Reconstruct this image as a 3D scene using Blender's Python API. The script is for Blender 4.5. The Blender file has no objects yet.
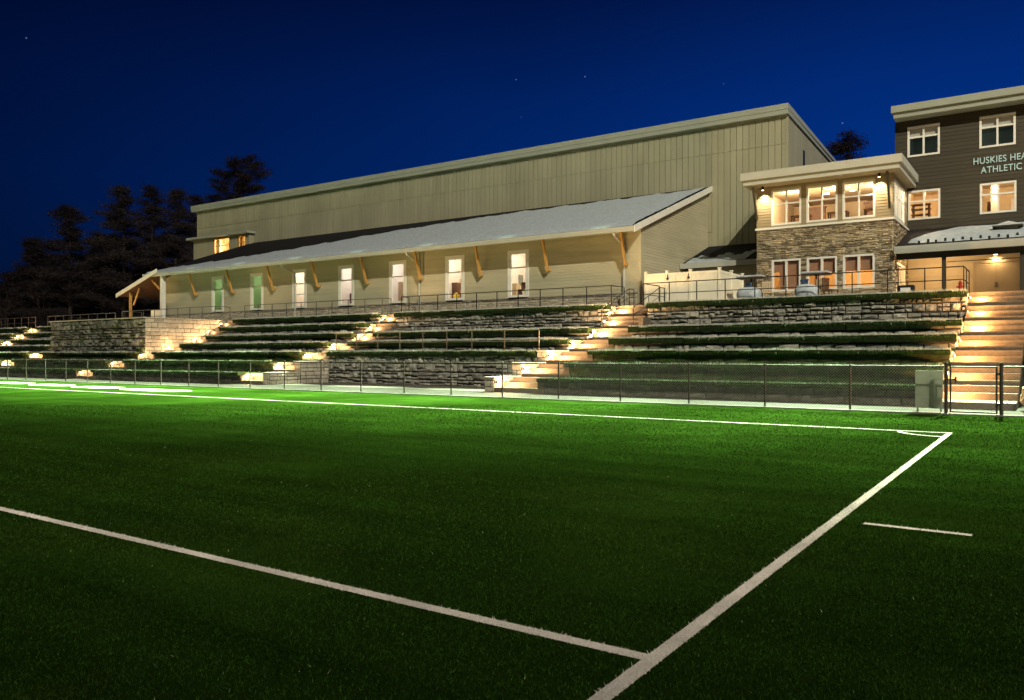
import bpy, bmesh, math, random
import numpy as np
from mathutils import Vector, Matrix
R = math.radians
random.seed(7); rng = np.random.default_rng(7)
S = bpy.context.scene
COL = S.collection

# ------------------------------------------------------------------ helpers
class MB:
    def __init__(s): s.v = []; s.f = []; s.m = []
    def quad(s, *p, m=0):
        b = len(s.v); s.v.extend([tuple(q) for q in p]); s.f.append(tuple(range(b, b+len(p)))); s.m.append(m)
    def box(s, x0, x1, y0, y1, z0, z1, m=0):
        b = len(s.v)
        s.v += [(x0,y0,z0),(x1,y0,z0),(x1,y1,z0),(x0,y1,z0),(x0,y0,z1),(x1,y0,z1),(x1,y1,z1),(x0,y1,z1)]
        for f in ((0,3,2,1),(4,5,6,7),(0,1,5,4),(1,2,6,5),(2,3,7,6),(3,0,4,7)):
            s.f.append(tuple(b+i for i in f)); s.m.append(m)
    def hexa(s, p, m=0):   # 8 points ordered like box
        b = len(s.v); s.v += [tuple(q) for q in p]
        for f in ((0,3,2,1),(4,5,6,7),(0,1,5,4),(1,2,6,5),(2,3,7,6),(3,0,4,7)):
            s.f.append(tuple(b+i for i in f)); s.m.append(m)
    def prism(s, poly, axis, a0, a1, m=0):
        """poly of 2D points in the plane across axis ('x': (y,z)); extruded a0..a1"""
        n = len(poly); b = len(s.v)
        for a in (a0, a1):
            for (p, q) in poly:
                s.v.append((a,p,q) if axis == 'x' else ((p,a,q) if axis == 'y' else (p,q,a)))
        s.f.append(tuple(b+i for i in range(n))[::-1]); s.f.append(tuple(b+n+i for i in range(n)))
        s.m += [m, m]
        for i in range(n):
            j = (i+1) % n; s.f.append((b+i, b+j, b+n+j, b+n+i)); s.m.append(m)
    def tube(s, p, q, r, r2=None, n=8, m=0, cap=True):
        p = Vector(p); q = Vector(q); r2 = r if r2 is None else r2
        d = (q-p); L = d.length
        if L < 1e-6: return
        d.normalize()
        u = d.orthogonal().normalized(); w = d.cross(u)
        b = len(s.v)
        for c, rr in ((p, r), (q, r2)):
            for i in range(n):
                a = 2*math.pi*i/n
                s.v.append(tuple(c + u*math.cos(a)*rr + w*math.sin(a)*rr))
        for i in range(n):
            j = (i+1) % n; s.f.append((b+i, b+j, b+n+j, b+n+i)); s.m.append(m)
        if cap:
            s.f.append(tuple(b+i for i in range(n))[::-1]); s.f.append(tuple(b+n+i for i in range(n))); s.m += [m, m]
    def path(s, pts, r, n=8):
        for a, b in zip(pts, pts[1:]): s.tube(a, b, r, n=n)

def wloc(o):
    l = Vector((0,0,0))
    while o is not None: l = l + o.location; o = o.parent
    return l

def mesh_from(name, mb, mats, shift=(0,0,0), smooth=False):
    me = bpy.data.meshes.new(name)
    sh = Vector(shift)
    me.from_pydata([(x-sh.x, y-sh.y, z-sh.z) for x, y, z in mb.v], [], mb.f)
    for m in (mats if isinstance(mats, (list, tuple)) else [mats]): me.materials.append(m)
    if any(mb.m): me.polygons.foreach_set('material_index', mb.m)
    if smooth: me.polygons.foreach_set('use_smooth', [True]*len(me.polygons))
    me.validate(); me.update()
    return me

def fix(o, bev=0):
    bm = bmesh.new(); bm.from_mesh(o.data)
    bmesh.ops.recalc_face_normals(bm, faces=bm.faces)
    if bev: bmesh.ops.bevel(bm, geom=list(bm.edges), offset=bev, segments=2, affect='EDGES', profile=.6)
    bm.to_mesh(o.data); bm.free()

def part(name, mb, mats, parent, label=None, smooth=False, bev=0, kind=None, norm=True):
    sh = wloc(parent) if parent is not None else Vector((0,0,0))
    o = bpy.data.objects.new(name, mesh_from(name, mb, mats, sh, smooth)); COL.objects.link(o)
    if parent is not None: o.parent = parent
    if norm or bev: fix(o, bev)
    if label: o['label'] = label
    if kind: o['kind'] = kind
    return o

def tag(o, label, cat, group=None):
    o['label'] = label; o['category'] = cat
    if group: o['group'] = group
    return o
def thing(name, label, cat, loc, group=None):
    o = bpy.data.objects.new(name, None); COL.objects.link(o); o.location = loc; o.empty_display_size = .3
    return tag(o, label, cat, group)
def solo(name, mb, mats, label, cat, loc, group=None, smooth=False, bev=0, norm=True):
    o = bpy.data.objects.new(name, mesh_from(name, mb, mats, loc, smooth)); COL.objects.link(o); o.location = loc
    if norm or bev: fix(o, bev)
    return tag(o, label, cat, group)
def structure(name, mb, mats, kind='structure', norm=True):
    o = bpy.data.objects.new(name, mesh_from(name, mb, mats)); COL.objects.link(o); o['kind'] = kind
    if norm: fix(o)
    return o
def copy_tree(o, parent=None):
    c = o.copy(); COL.objects.link(c); c.parent = parent
    for ch in list(o.children): copy_tree(ch, c)
    return c

# ------------------------------------------------------------------ materials
def new_mat(name):
    m = bpy.data.materials.new(name); m.use_nodes = True
    nt = m.node_tree; b = nt.nodes['Principled BSDF']
    return m, nt, b
def N(nt, t, **kw):
    n = nt.nodes.new(t)
    for k, v in kw.items(): setattr(n, k, v)
    return n
def mat(name, col, rough=.7, var=.25, scale=3.0, detail=6, bump=0.0, bscale=None, spec=.3, metal=0, island=0.0, col2=None, stretch=None, spots=None):
    m, nt, b = new_mat(name); L = nt.links
    b.inputs['Roughness'].default_value = rough; b.inputs['Metallic'].default_value = metal
    b.inputs['Specular IOR Level'].default_value = spec
    tc = N(nt, 'ShaderNodeNewGeometry')
    vec = tc.outputs['Position']
    if stretch:
        mp = N(nt, 'ShaderNodeMapping'); mp.inputs['Scale'].default_value = stretch
        L.new(vec, mp.inputs['Vector']); vec = mp.outputs['Vector']
    no = N(nt, 'ShaderNodeTexNoise'); no.inputs['Scale'].default_value = scale; no.inputs['Detail'].default_value = detail; no.inputs['Roughness'].default_value = .62
    L.new(vec, no.inputs['Vector'])
    mr = N(nt, 'ShaderNodeMapRange'); mr.inputs['From Min'].default_value = .3; mr.inputs['From Max'].default_value = .7
    L.new(no.outputs['Fac'], mr.inputs['Value'])
    mx = N(nt, 'ShaderNodeMix', data_type='RGBA')
    lo = tuple(c*(1-var) for c in col); hi = tuple(min(1, c*(1+var)) for c in (col2 or col))
    mx.inputs[6].default_value = (*lo, 1); mx.inputs[7].default_value = (*hi, 1)
    L.new(mr.outputs[0], mx.inputs['Factor']); out = mx.outputs[2]
    if island:
        mr2 = N(nt, 'ShaderNodeMapRange'); mr2.inputs['To Min'].default_value = 1-island; mr2.inputs['To Max'].default_value = 1+island
        L.new(tc.outputs['Random Per Island'], mr2.inputs['Value'])
        sc = N(nt, 'ShaderNodeVectorMath', operation='SCALE'); L.new(out, sc.inputs[0]); L.new(mr2.outputs[0], sc.inputs['Scale']); out = sc.outputs[0]
    if spots:
        (scol, sscale, thr) = spots
        n2 = N(nt, 'ShaderNodeTexNoise'); n2.inputs['Scale'].default_value = sscale; n2.inputs['Detail'].default_value = 5
        L.new(tc.outputs['Position'], n2.inputs['Vector'])
        r2 = N(nt, 'ShaderNodeMapRange'); r2.inputs['From Min'].default_value = thr; r2.inputs['From Max'].default_value = thr+.08
        L.new(n2.outputs['Fac'], r2.inputs['Value'])
        m2 = N(nt, 'ShaderNodeMix', data_type='RGBA'); L.new(r2.outputs[0], m2.inputs['Factor']); L.new(out, m2.inputs[6]); m2.inputs[7].default_value = (*scol, 1); out = m2.outputs[2]
    L.new(out, b.inputs['Base Color'])
    if bump:
        n3 = N(nt, 'ShaderNodeTexNoise'); n3.inputs['Scale'].default_value = bscale or scale*4; n3.inputs['Detail'].default_value = 8
        L.new(vec, n3.inputs['Vector'])
        bp = N(nt, 'ShaderNodeBump'); bp.inputs['Strength'].default_value = bump; bp.inputs['Distance'].default_value = .05
        L.new(n3.outputs['Fac'], bp.inputs['Height']); L.new(bp.outputs[0], b.inputs['Normal'])
    return m
def emit(name, col, s):
    m, nt, b = new_mat(name)
    b.inputs['Base Color'].default_value = (*col, 1); b.inputs['Emission Color'].default_value = (*col, 1); b.inputs['Emission Strength'].default_value = s
    return m
def glass_mat(name, refl=.08, tint=(1,1,1)):
    m, nt, b = new_mat(name); L = nt.links
    nt.nodes.remove(b)
    t = N(nt, 'ShaderNodeBsdfTransparent'); t.inputs[0].default_value = (*tint, 1)
    g = N(nt, 'ShaderNodeBsdfGlossy'); g.inputs['Roughness'].default_value = .02
    mx = N(nt, 'ShaderNodeMixShader'); mx.inputs[0].default_value = refl
    L.new(t.outputs[0], mx.inputs[1]); L.new(g.outputs[0], mx.inputs[2]); L.new(mx.outputs[0], nt.nodes['Material Output'].inputs[0])
    return m

M = {}
M['turf']    = mat('turf_base', (.014,.034,.004), 1, .5, 260, 4, .6, 500, spec=0, spots=((.018,.046,.005), .5, .52))
M['blade']   = mat('turf_blade', (.017,.046,.006), 1, .45, 45, spec=0, island=.85, spots=((.026,.056,.008), .45, .5))
M['bladew']  = mat('painted_blade', (.70,.64,.58), 1, .12, 40, spec=0, island=.25)
M['bladep']  = mat('pale_frosted_blade', (.20,.26,.13), 1, .3, 40, spec=0)
M['paint']   = mat('line_paint', (.70,.65,.59), .85, .25, 90, bump=.4, bscale=300, spec=.03)
M['concrete']= mat('concrete', (.13,.122,.108), .85, .18, 2.2, bump=.15, bscale=40, spec=.03)
M['path']    = mat('grey_path', (.030,.028,.025), .9, .2, 2.2, bump=.15, bscale=40, spec=.03)
M['curb']    = mat('curb_concrete', (.13,.126,.115), .85, .15, 5, spec=.03)
M['soil']    = mat('dark_soil', (.03,.03,.02), .95, .4, 2, spec=.03)
M['lawn']    = mat('terrace_lawn', (.035,.105,.022), .9, .5, 9, bump=.7, bscale=60, col2=(.06,.13,.04), spec=.03)
M['plateau'] = mat('upper_paving', (.3,.28,.25), .85, .2, 1.5, spec=.03)
M['frost']   = mat('frosted_grass', (.50,.52,.45), .85, .25, 2.5, island=.28, spec=.15)
M['grass']   = mat('terrace_grass', (.035,.085,.02), .8, .4, 2.5, island=.5, spec=.03)
M['grass_d'] = mat('dark_hanging_grass', (.032,.072,.015), .9, .4, 2.5, island=.5, spec=.02)
M['sod']     = mat('sod_lip', (.014,.022,.008), .95, .5, 7, bump=.8, bscale=40, spec=.03)
M['stone']   = mat('light_field_stone', (.255,.25,.225), .85, .35, 5, bump=.7, bscale=14, island=.38, col2=(.28,.265,.23), spec=.03)
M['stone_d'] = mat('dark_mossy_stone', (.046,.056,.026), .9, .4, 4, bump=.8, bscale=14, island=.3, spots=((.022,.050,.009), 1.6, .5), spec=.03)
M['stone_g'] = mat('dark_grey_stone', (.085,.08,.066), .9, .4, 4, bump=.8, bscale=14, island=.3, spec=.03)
M['stone_b'] = mat('bastion_stone', (.145,.14,.118), .85, .4, 5, bump=.8, bscale=14, island=.5, spots=((.05,.065,.03), 1.3, .54), spec=.03)
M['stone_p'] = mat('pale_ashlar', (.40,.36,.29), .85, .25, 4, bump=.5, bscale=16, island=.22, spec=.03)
M['mortar']  = mat('wall_core', (.05,.046,.038), .95, .3, 4)
M['ledge']   = mat('ledgestone', (.34,.275,.18), .85, .4, 8, bump=.5, bscale=30, island=.5)
M['veneer']  = mat('pale_stone_veneer', (.42,.38,.29), .85, .2, 7, bump=.5, bscale=25, island=.28)
M['granite'] = mat('granite_step', (.125,.10,.074), .75, .22, 9, bump=.3, bscale=60, spec=.03)
M['siding']  = mat('beige_lap_siding', (.42,.39,.265), .6, .08, 1.2, island=.04, bump=.05, bscale=20, stretch=(.3,.3,3))
M['siding_shaded'] = mat('eave_shaded_lap_siding', (.27,.22,.13), .6, .08, 1.2, island=.06, bump=.05, bscale=20, stretch=(.3,.3,3))  # beige siding darkened, the eave's shade put into the colour
M['panel']   = mat('khaki_vertical_siding', (.315,.305,.205), .55, .05, .35, island=.05)
M['trimw']   = mat('white_trim', (.70,.69,.62), .5, .06, 2)
M['fascia']  = mat('fascia_metal', (.30,.32,.26), .45, .06, 1)
M['roofw']   = mat('pale_roof_edge', (.46,.46,.39), .5, .06, 1)
M['gutter']  = mat('gutter_metal', (.40,.41,.36), .4, .06, 1)
M['roofm']   = mat('dark_roofing', (.014,.014,.016), .8, .3, 6, spec=.1)
M['snow']    = mat('snow', (.35,.41,.45), .7, .16, 5, 8, bump=.45, bscale=9, col2=(.43,.48,.51))
M['soffit']  = mat('soffit', (.35,.31,.21), .7, .08, 1)
M['wood']    = mat('golden_timber', (.44,.245,.065), .55, .25, 4, stretch=(1,1,.2), island=.15)
M['brown']   = mat('dark_brown_siding', (.046,.039,.025), .6, .12, 1.5, island=.1, stretch=(.3,.3,3))
M['warmpan'] = mat('tan_panelling', (.46,.36,.22), .6, .08, 2, island=.06)
M['doorm']   = mat('tan_door', (.33,.25,.155), .45, .06, 2)
M['dark']    = mat('black_metal', (.022,.022,.022), .45, .2, 10, metal=.3)
M['fence']   = mat('bronze_fence_metal', (.035,.028,.022), .6, .25, 6, spec=.12)
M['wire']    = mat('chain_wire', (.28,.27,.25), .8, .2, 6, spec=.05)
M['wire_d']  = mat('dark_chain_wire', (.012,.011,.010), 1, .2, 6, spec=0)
M['gal']     = mat('galvanised_rail', (.12,.12,.115), .45, .2, 8, metal=.4)
M['rust']    = mat('brown_rail', (.14,.10,.075), .6, .3, 8, metal=.2)
M['vinyl']   = mat('cream_vinyl', (.78,.74,.58), .4, .05, 1)
M['inwall']  = mat('interior_wall', (.72,.66,.56), .8, .05, 1)
M['inwarm']  = mat('warm_interior_wall', (.66,.50,.31), .8, .1, 1)
M['indark']  = mat('dim_interior_wall', (.34,.38,.26), .9, .1, 1)
M['infloor'] = mat('interior_floor', (.30,.2,.12), .5, .2, 3)
M['blind']   = mat('brown_roller_blind', (.30,.16,.09), .8, .06, 3)
M['blind2']  = mat('grey_roller_blind', (.46,.46,.40), .8, .06, 3)
M['glass']   = glass_mat('window_glass')
M['gglass']  = glass_mat('green_window_glass', .10, (.78,.95,.68))
M['needle']  = mat('pine_needles', (.033,.026,.025), .85, .4, .35, island=.55, spec=.1)  # reddish-brown tint of sodium light put into the needle colour
M['bark']    = mat('pine_bark', (.06,.045,.034), .95, .4, 4, bump=.5, bscale=12)
M['twig']    = mat('bare_twig', (.085,.055,.042), .95, .3, 4)
M['lamp_w']  = emit('warm_lens', (1,.74,.42), 7)
M['lamp_c']  = emit('ceiling_light_lens', (1,.86,.62), 9)
M['lamp_b']  = emit('pale_street_lens', (.8,.9,1), 1.2)
M['sign']    = mat('pale_blue_letter', (.42,.60,.62), .5, .05, 3)
M['black']   = mat('black_plastic', (.015,.015,.015), .5, .1, 5)
M['label_w'] = mat('white_plate', (.7,.7,.66), .6, .05, 5)
M['boulder'] = mat('boulder', (.20,.17,.12), .9, .4, 3, bump=.8, bscale=9)
M['dboard']  = mat('grey_green_board', (.20,.22,.16), .7, .12, 3)
M['red']     = mat('red_enamel', (.45,.03,.02), .5, .1, 4)
M['bluecov'] = mat('blue_cover', (.10,.16,.30), .7, .2, 4)
M['ygreen']  = mat('lime_ball', (.35,.65,.03), .5, .1, 4)
M['yellow']  = mat('yellow_ball', (.75,.50,.03), .5, .1, 4)
M['furn']    = mat('dark_wood_furniture', (.12,.06,.03), .5, .3, 4)

def streak(m, sc, lo, hi):
    nt = m.node_tree; L = nt.links; b = nt.nodes['Principled BSDF']; src = b.inputs['Base Color'].links[0].from_socket
    g = N(nt, 'ShaderNodeNewGeometry'); mp = N(nt, 'ShaderNodeMapping'); mp.inputs['Scale'].default_value = sc; mp.inputs['Rotation'].default_value = (0,0,.09)
    L.new(g.outputs['Position'], mp.inputs['Vector']); no = N(nt, 'ShaderNodeTexNoise'); no.inputs['Scale'].default_value = 1; no.inputs['Detail'].default_value = 5; L.new(mp.outputs[0], no.inputs['Vector'])
    r = N(nt, 'ShaderNodeMapRange'); r.inputs['From Min'].default_value = .32; r.inputs['From Max'].default_value = .68; r.inputs['To Min'].default_value = lo; r.inputs['To Max'].default_value = hi; L.new(no.outputs['Fac'], r.inputs['Value'])
    sc_ = N(nt, 'ShaderNodeVectorMath', operation='SCALE'); L.new(src, sc_.inputs[0]); L.new(r.outputs[0], sc_.inputs['Scale']); L.new(sc_.outputs[0], b.inputs['Base Color'])
for k_ in ('turf','blade'): streak(M[k_], (.12,1.7,1), .80, 1.18)
streak(M['panel'], (.5,.5,.12), .88, 1.08); streak(M['siding'], (.25,.25,.5), .90, 1.06); streak(M['bladew'], (1.5,1.5,1), .72, 1.1); streak(M['paint'], (1.5,1.5,1), .72, 1.1)
# ------------------------------------------------------------------ sky
W = bpy.data.worlds.new('World'); S.world = W; W.use_nodes = True
nt = W.node_tree; L = nt.links; bg = nt.nodes['Background']
tc = N(nt, 'ShaderNodeTexCoord')
sep = N(nt, 'ShaderNodeSeparateXYZ'); L.new(tc.outputs['Generated'], sep.inputs[0])
cr = N(nt, 'ShaderNodeValToRGB'); el = cr.color_ramp.elements
el[0].position = 0.0; el[0].color = (.0085,.0085,.045,1)
el[1].position = 1.0; el[1].color = (.0002,.001,.008,1)
for p, c in ((.04,(.0060,.0095,.060,1)), (.10,(.0012,.0215,.130,1)), (.20,(.0005,.0220,.155,1)), (.30,(.0004,.0160,.122,1)), (.42,(.0004,.0060,.050,1)), (.55,(.0003,.0024,.022,1))):
    e = el.new(p); e.color = c
L.new(sep.outputs['Z'], cr.inputs[0])
# darker towards the west end of the field
dt = N(nt, 'ShaderNodeVectorMath', operation='DOT_PRODUCT'); dt.inputs[1].default_value = (.83,.56,0); L.new(tc.outputs['Generated'], dt.inputs[0])
mr = N(nt, 'ShaderNodeMapRange'); mr.inputs['From Min'].default_value = -.55; mr.inputs['From Max'].default_value = .45; mr.inputs['To Min'].default_value = .30; mr.inputs['To Max'].default_value = 1.45
L.new(dt.outputs['Value'], mr.inputs['Value'])
sc = N(nt, 'ShaderNodeVectorMath', operation='SCALE'); L.new(cr.outputs[0], sc.inputs[0]); L.new(mr.outputs[0], sc.inputs['Scale'])
vo = N(nt, 'ShaderNodeTexVoronoi'); vo.inputs['Scale'].default_value = 42; L.new(tc.outputs['Generated'], vo.inputs['Vector'])
st = N(nt, 'ShaderNodeMapRange'); st.inputs['From Min'].default_value = .018; st.inputs['From Max'].default_value = .040; st.inputs['To Min'].default_value = 1; st.inputs['To Max'].default_value = 0
L.new(vo.outputs['Distance'], st.inputs['Value'])
sg = N(nt, 'ShaderNodeSeparateColor'); L.new(vo.outputs['Color'], sg.inputs[0])
pw = N(nt, 'ShaderNodeMath', operation='POWER'); pw.inputs[1].default_value = 7; L.new(sg.outputs[0], pw.inputs[0])
mu = N(nt, 'ShaderNodeMath', operation='MULTIPLY'); L.new(pw.outputs[0], mu.inputs[0]); L.new(st.outputs[0], mu.inputs[1])
mu2 = N(nt, 'ShaderNodeVectorMath', operation='SCALE'); mu2.inputs[0].default_value = (.5,.55,.6); L.new(mu.outputs[0], mu2.inputs['Scale'])
ad = N(nt, 'ShaderNodeVectorMath', operation='ADD'); L.new(sc.outputs[0], ad.inputs[0]); L.new(mu2.outputs[0], ad.inputs[1])
hz_ = N(nt, 'ShaderNodeTexNoise'); hz_.inputs['Scale'].default_value = 2.2; hz_.inputs['Detail'].default_value = 4; L.new(tc.outputs['Generated'], hz_.inputs['Vector'])
hr = N(nt, 'ShaderNodeMapRange'); hr.inputs['To Min'].default_value = .82; hr.inputs['To Max'].default_value = 1.18; L.new(hz_.outputs['Fac'], hr.inputs['Value'])
hs = N(nt, 'ShaderNodeVectorMath', operation='SCALE'); L.new(ad.outputs[0], hs.inputs[0]); L.new(hr.outputs[0], hs.inputs['Scale']); L.new(hs.outputs[0], bg.inputs[0]); bg.inputs[1].default_value = 1.0

# ------------------------------------------------------------------ camera & lights
cam = bpy.data.cameras.new('camera'); co = bpy.data.objects.new('camera', cam); COL.objects.link(co)
co.location = (0,0,1.5); co.rotation_euler = (R(90), 0, R(34.09)); cam.lens = 798/1024*36; cam.sensor_width = 36; cam.shift_y = 5/1024; cam.clip_end = 2000; cam.clip_start = .05
S.camera = co
def lamp(kind, name, loc, energy, col, d=None, size=.1, sx=None, spot=None, blend=.5):
    l = bpy.data.lights.new(name, kind); l.energy = energy; l.color = col
    o = bpy.data.objects.new(name, l); COL.objects.link(o); o.location = loc
    if d is not None: o.rotation_euler = Vector(d).to_track_quat('-Z', 'Y').to_euler()
    if kind == 'AREA':
        l.shape = 'RECTANGLE'; l.size = size; l.size_y = sx or size
    elif kind == 'SUN': l.angle = R(.6)
    else: l.shadow_soft_size = size
    if kind == 'SPOT': l.spot_size = spot; l.spot_blend = blend
    return o
KD = Vector((-1.45,1.2,-1.14)).normalized(); KEYC = (1,.92,.70)
lamp('SUN', 'night_sun', (60,-50,60), .75, (1,.90,.74), KD)
lamp('SPOT', 'mast_floodlight', Vector((-30,40,6))-KD*112, 370e3, KEYC, KD, .5, spot=R(48), blend=.5)
WARM = (1,.60,.27); LED = (1,.97,.84)
# roof-edge floods that wash the stand side of the pitch
for i in range(16):
    x = -2-6.2*i
    p = float(np.interp(x, [-95,-60,-40,-20,-2], [880e3,880e3,900e3,820e3,480e3]))
    lamp('SPOT', 'roof_floodlight', (x, 49.7, 18.2), p*1.5, (.74,1,.60), (-.05, -28.9, -18.2), .3, spot=R(19.6), blend=1.0)

# ------------------------------------------------------------------ ground, turf, lines
g = MB(); g.quad((-600,-400,-.03),(600,-400,-.03),(600,900,-.03),(-600,900,-.03)); structure('ground', g, M['soil'])
g = MB(); g.quad((-160,-40,0),(60,-40,0),(60,22.72,0),(-160,22.72,0)); structure('field_turf', g, M['turf'])
g = MB(); g.box(-160,60,22.72,22.86,-.02,.035); structure('kerb', g, M['curb'])
g = MB()
x = -120
while x < 40: g.box(x, x+2.985, 22.865, 26.6 if not (-32.4 < x+1.5 < -19.1) else 26.6, -.03, .012); x += 3.0
structure('sidewalk', g, M['path'])
g = MB(); g.box(-32.35,-19.15,26.605,30.5,-.03,.011); structure('recess_pavement', g, M['concrete'])

LW = .086
GX = -1.628; TY = 17.4; IY = 3.645; CY = TY-9.15*.95
lines = [('goal_line_marking', (GX-LW/2, GX+LW/2, -30, TY+LW/2)), ('touchline_marking', (-150, GX-LW/2, TY-LW/2, TY+LW/2)), ('inner_line_marking', (-150, GX-LW/2, IY-LW/2, IY+LW/2))]
DY = 7.63
lines.append(('corner_distance_marking', (GX+.24, GX+1.08, DY-.04, DY+.04)))
for nm, (x0,x1,y0,y1) in lines:
    g = MB(); g.quad((x0,y0,.004),(x1,y0,.004),(x1,y1,.004),(x0,y1,.004)); structure(nm, g, M['paint'])
g = MB()
AR = .914
for i in range(12):
    a0 = math.pi + i*math.pi/24; a1 = math.pi + (i+1)*math.pi/24
    P = lambda a, r: (GX+math.cos(a)*r, TY+math.sin(a)*r, .0042)
    g.quad(P(a0,AR-.09), P(a0,AR), P(a1,AR), P(a1,AR-.09))
structure('corner_arc_marking', g, M['paint'])
for (x0,x1,yc) in ((-53,-49.6,20.6), (-47.6,-44.4,20.4), (-42.9,-39.7,20.1), (-38.4,-35.0,19.9), (-33.9,-29.6,19.7)):
    g = MB(); n = 14; hh = .62
    pts = []
    for i in range(n+1):
        a = math.pi/2 + math.pi*i/n; pts.append((x0+hh+math.cos(a)*hh*1.0, yc+math.sin(a)*hh))
    for i in range(n+1):
        a = -math.pi/2 + math.pi*i/n; pts.append((x1-hh+math.cos(a)*hh*1.0, yc+math.sin(a)*hh))
    g.quad(*[(px,py,.004) for px,py in pts]); structure('sideline_dash_marking', g, M['paint'])

def on_line(x, y):
    w = np.zeros(len(x), bool)
    for nm, (x0,x1,y0,y1) in lines: w |= (x>x0-.004)&(x<x1+.004)&(y>y0-.004)&(y<y1+.004)
    r = np.hypot(x-GX, y-TY); w |= (r>AR-.09)&(r<AR)&(x<GX)&(y<TY)
    return w
def blades(x, y, z, h, w, lean=.5):
    n = len(x); a = rng.uniform(0, 2*np.pi, n); b = rng.uniform(0, 2*np.pi, n); l = rng.uniform(0, lean, n)*h
    v = np.empty((n,3,3)); ca, sa = np.cos(a)*w/2, np.sin(a)*w/2
    v[:,0] = np.stack([x-ca, y-sa, z], 1); v[:,1] = np.stack([x+ca, y+sa, z], 1)
    v[:,2] = np.stack([x+np.cos(b)*l, y+np.sin(b)*l, z+h], 1)
    return v.reshape(-1,3)
def tri_mesh(name, V, mats, mi=None):
    n = len(V)//3; me = bpy.data.meshes.new(name)
    me.vertices.add(len(V)); me.vertices.foreach_set('co', V.astype(np.float32).ravel())
    me.loops.add(len(V)); me.loops.foreach_set('vertex_index', np.arange(len(V), dtype=np.int32))
    me.polygons.add(n); me.polygons.foreach_set('loop_start', np.arange(0, 3*n, 3, dtype=np.int32)); me.polygons.foreach_set('loop_total', np.full(n, 3, dtype=np.int32))
    for m in mats: me.materials.append(m)
    if mi is not None: me.polygons.foreach_set('material_index', mi.astype(np.int32))
    me.update(calc_edges=True)
    return me
F = np.array([-.5605,.8282]); Rt = np.array([.8282,.5605])
Vs, Ms = [], []
for d0, d1, dens, hh, ww in ((2.6,5.5,8500,.014,.0046), (5.5,9,3400,.015,.0068), (9,15,1000,.016,.011), (15,24,300,.018,.018)):
    area = .70*(d1*d1-d0*d0)*1.05; n = int(area*dens)
    d = np.sqrt(rng.uniform(d0*d0, d1*d1, n)); s = rng.uniform(-.72,.72, n)*d
    x = d*F[0]+s*Rt[0]; y = d*F[1]+s*Rt[1]
    k = y < 22.6; x, y = x[k], y[k]
    h = hh*rng.uniform(.5,1.25, len(x)); w = ww*rng.uniform(.6,1.3, len(x))
    Vs.append(blades(x, y, np.zeros(len(x)), h, w, 1.7)); mi_ = on_line(x, y).astype(int); mi_[(rng.uniform(0,1,len(x)) < .0010)&(mi_ == 0)] = 2; Ms.append(mi_)
    # denser tufts where the lines are painted
me = tri_mesh('turf_grass', np.concatenate(Vs), [M['blade'], M['bladew'], M['bladep']], np.concatenate(Ms))
o = bpy.data.objects.new('turf_grass', me); COL.objects.link(o); o['kind'] = 'stuff'; o['label'] = 'short artificial grass pile covering the pitch'

# ------------------------------------------------------------------ stone work
def stone_face(mb, p0, t, nrm, length, z0, z1, rows, lens, prot, rough, m=0, gap=.012, g=3, rag=.0):
    """courses of rough blocks on the plane through p0 along t, facing nrm"""
    p0 = Vector(p0); t = Vector(t); nrm = Vector(nrm)
    z = z0
    while z < z1-.03:
        h = random.uniform(*rows)
        if z+h > z1-.06: h = z1-z
        a = -random.uniform(0, lens[0]) if lens[1]-lens[0] > .01 else 0.0
        while a < length:
            l = random.uniform(*lens); b0 = max(a, 0)+gap/2; b1 = min(a+l, length)-gap/2; a += l
            if b1-b0 < .03: continue
            h0 = z+gap/2+random.uniform(0, rag); h1 = z+h-gap/2-random.uniform(0, rag)
            if h1-h0 < .02: h0, h1 = z+gap/2, z+h-gap/2
            out = random.uniform(*prot)
            ins = min(.03, (b1-b0)*.18, (h1-h0)*.22)
            base = len(mb.v)
            def P(u, w, o): q = p0 + t*u + nrm*o; return (q.x, q.y, w)
            # back ring (4) + front grid g x g
            ring = [P(b0,h0,-.03), P(b1,h0,-.03), P(b1,h1,-.03), P(b0,h1,-.03)]
            mb.v += ring
            for j in range(g):
                for i in range(g):
                    u = b0 + (b1-b0)*(i/(g-1)); w = h0 + (h1-h0)*(j/(g-1))
                    edge = i in (0, g-1) or j in (0, g-1)
                    if edge:
                        u = min(max(u, b0+ins*random.uniform(.2,1)), b1-ins*random.uniform(.2,1)) ; w = min(max(w, h0+ins*random.uniform(.2,1)), h1-ins*random.uniform(.2,1))
                        oo = out*random.uniform(.45,.9)
                    else: oo = out + random.uniform(-rough, rough)
                    mb.v.append(P(u, w, oo))
            G = lambda i, j: base+4+j*g+i
            for j in range(g-1):
                for i in range(g-1):
                    mb.f.append((G(i,j), G(i+1,j), G(i+1,j+1), G(i,j+1))); mb.m.append(m)
            bot = [G(i,0) for i in range(g)]; top = [G(i,g-1) for i in range(g)]; lf = [G(0,j) for j in range(g)]; rt = [G(g-1,j) for j in range(g)]
            mb.f.append(tuple([base, base+1]+bot[::-1])); mb.f.append(tuple([base+1, base+2]+rt[::-1]))
            mb.f.append(tuple([base+2, base+3]+top)); mb.f.append(tuple([base+3, base]+lf))
            mb.m += [m]*4
        z += h

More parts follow.
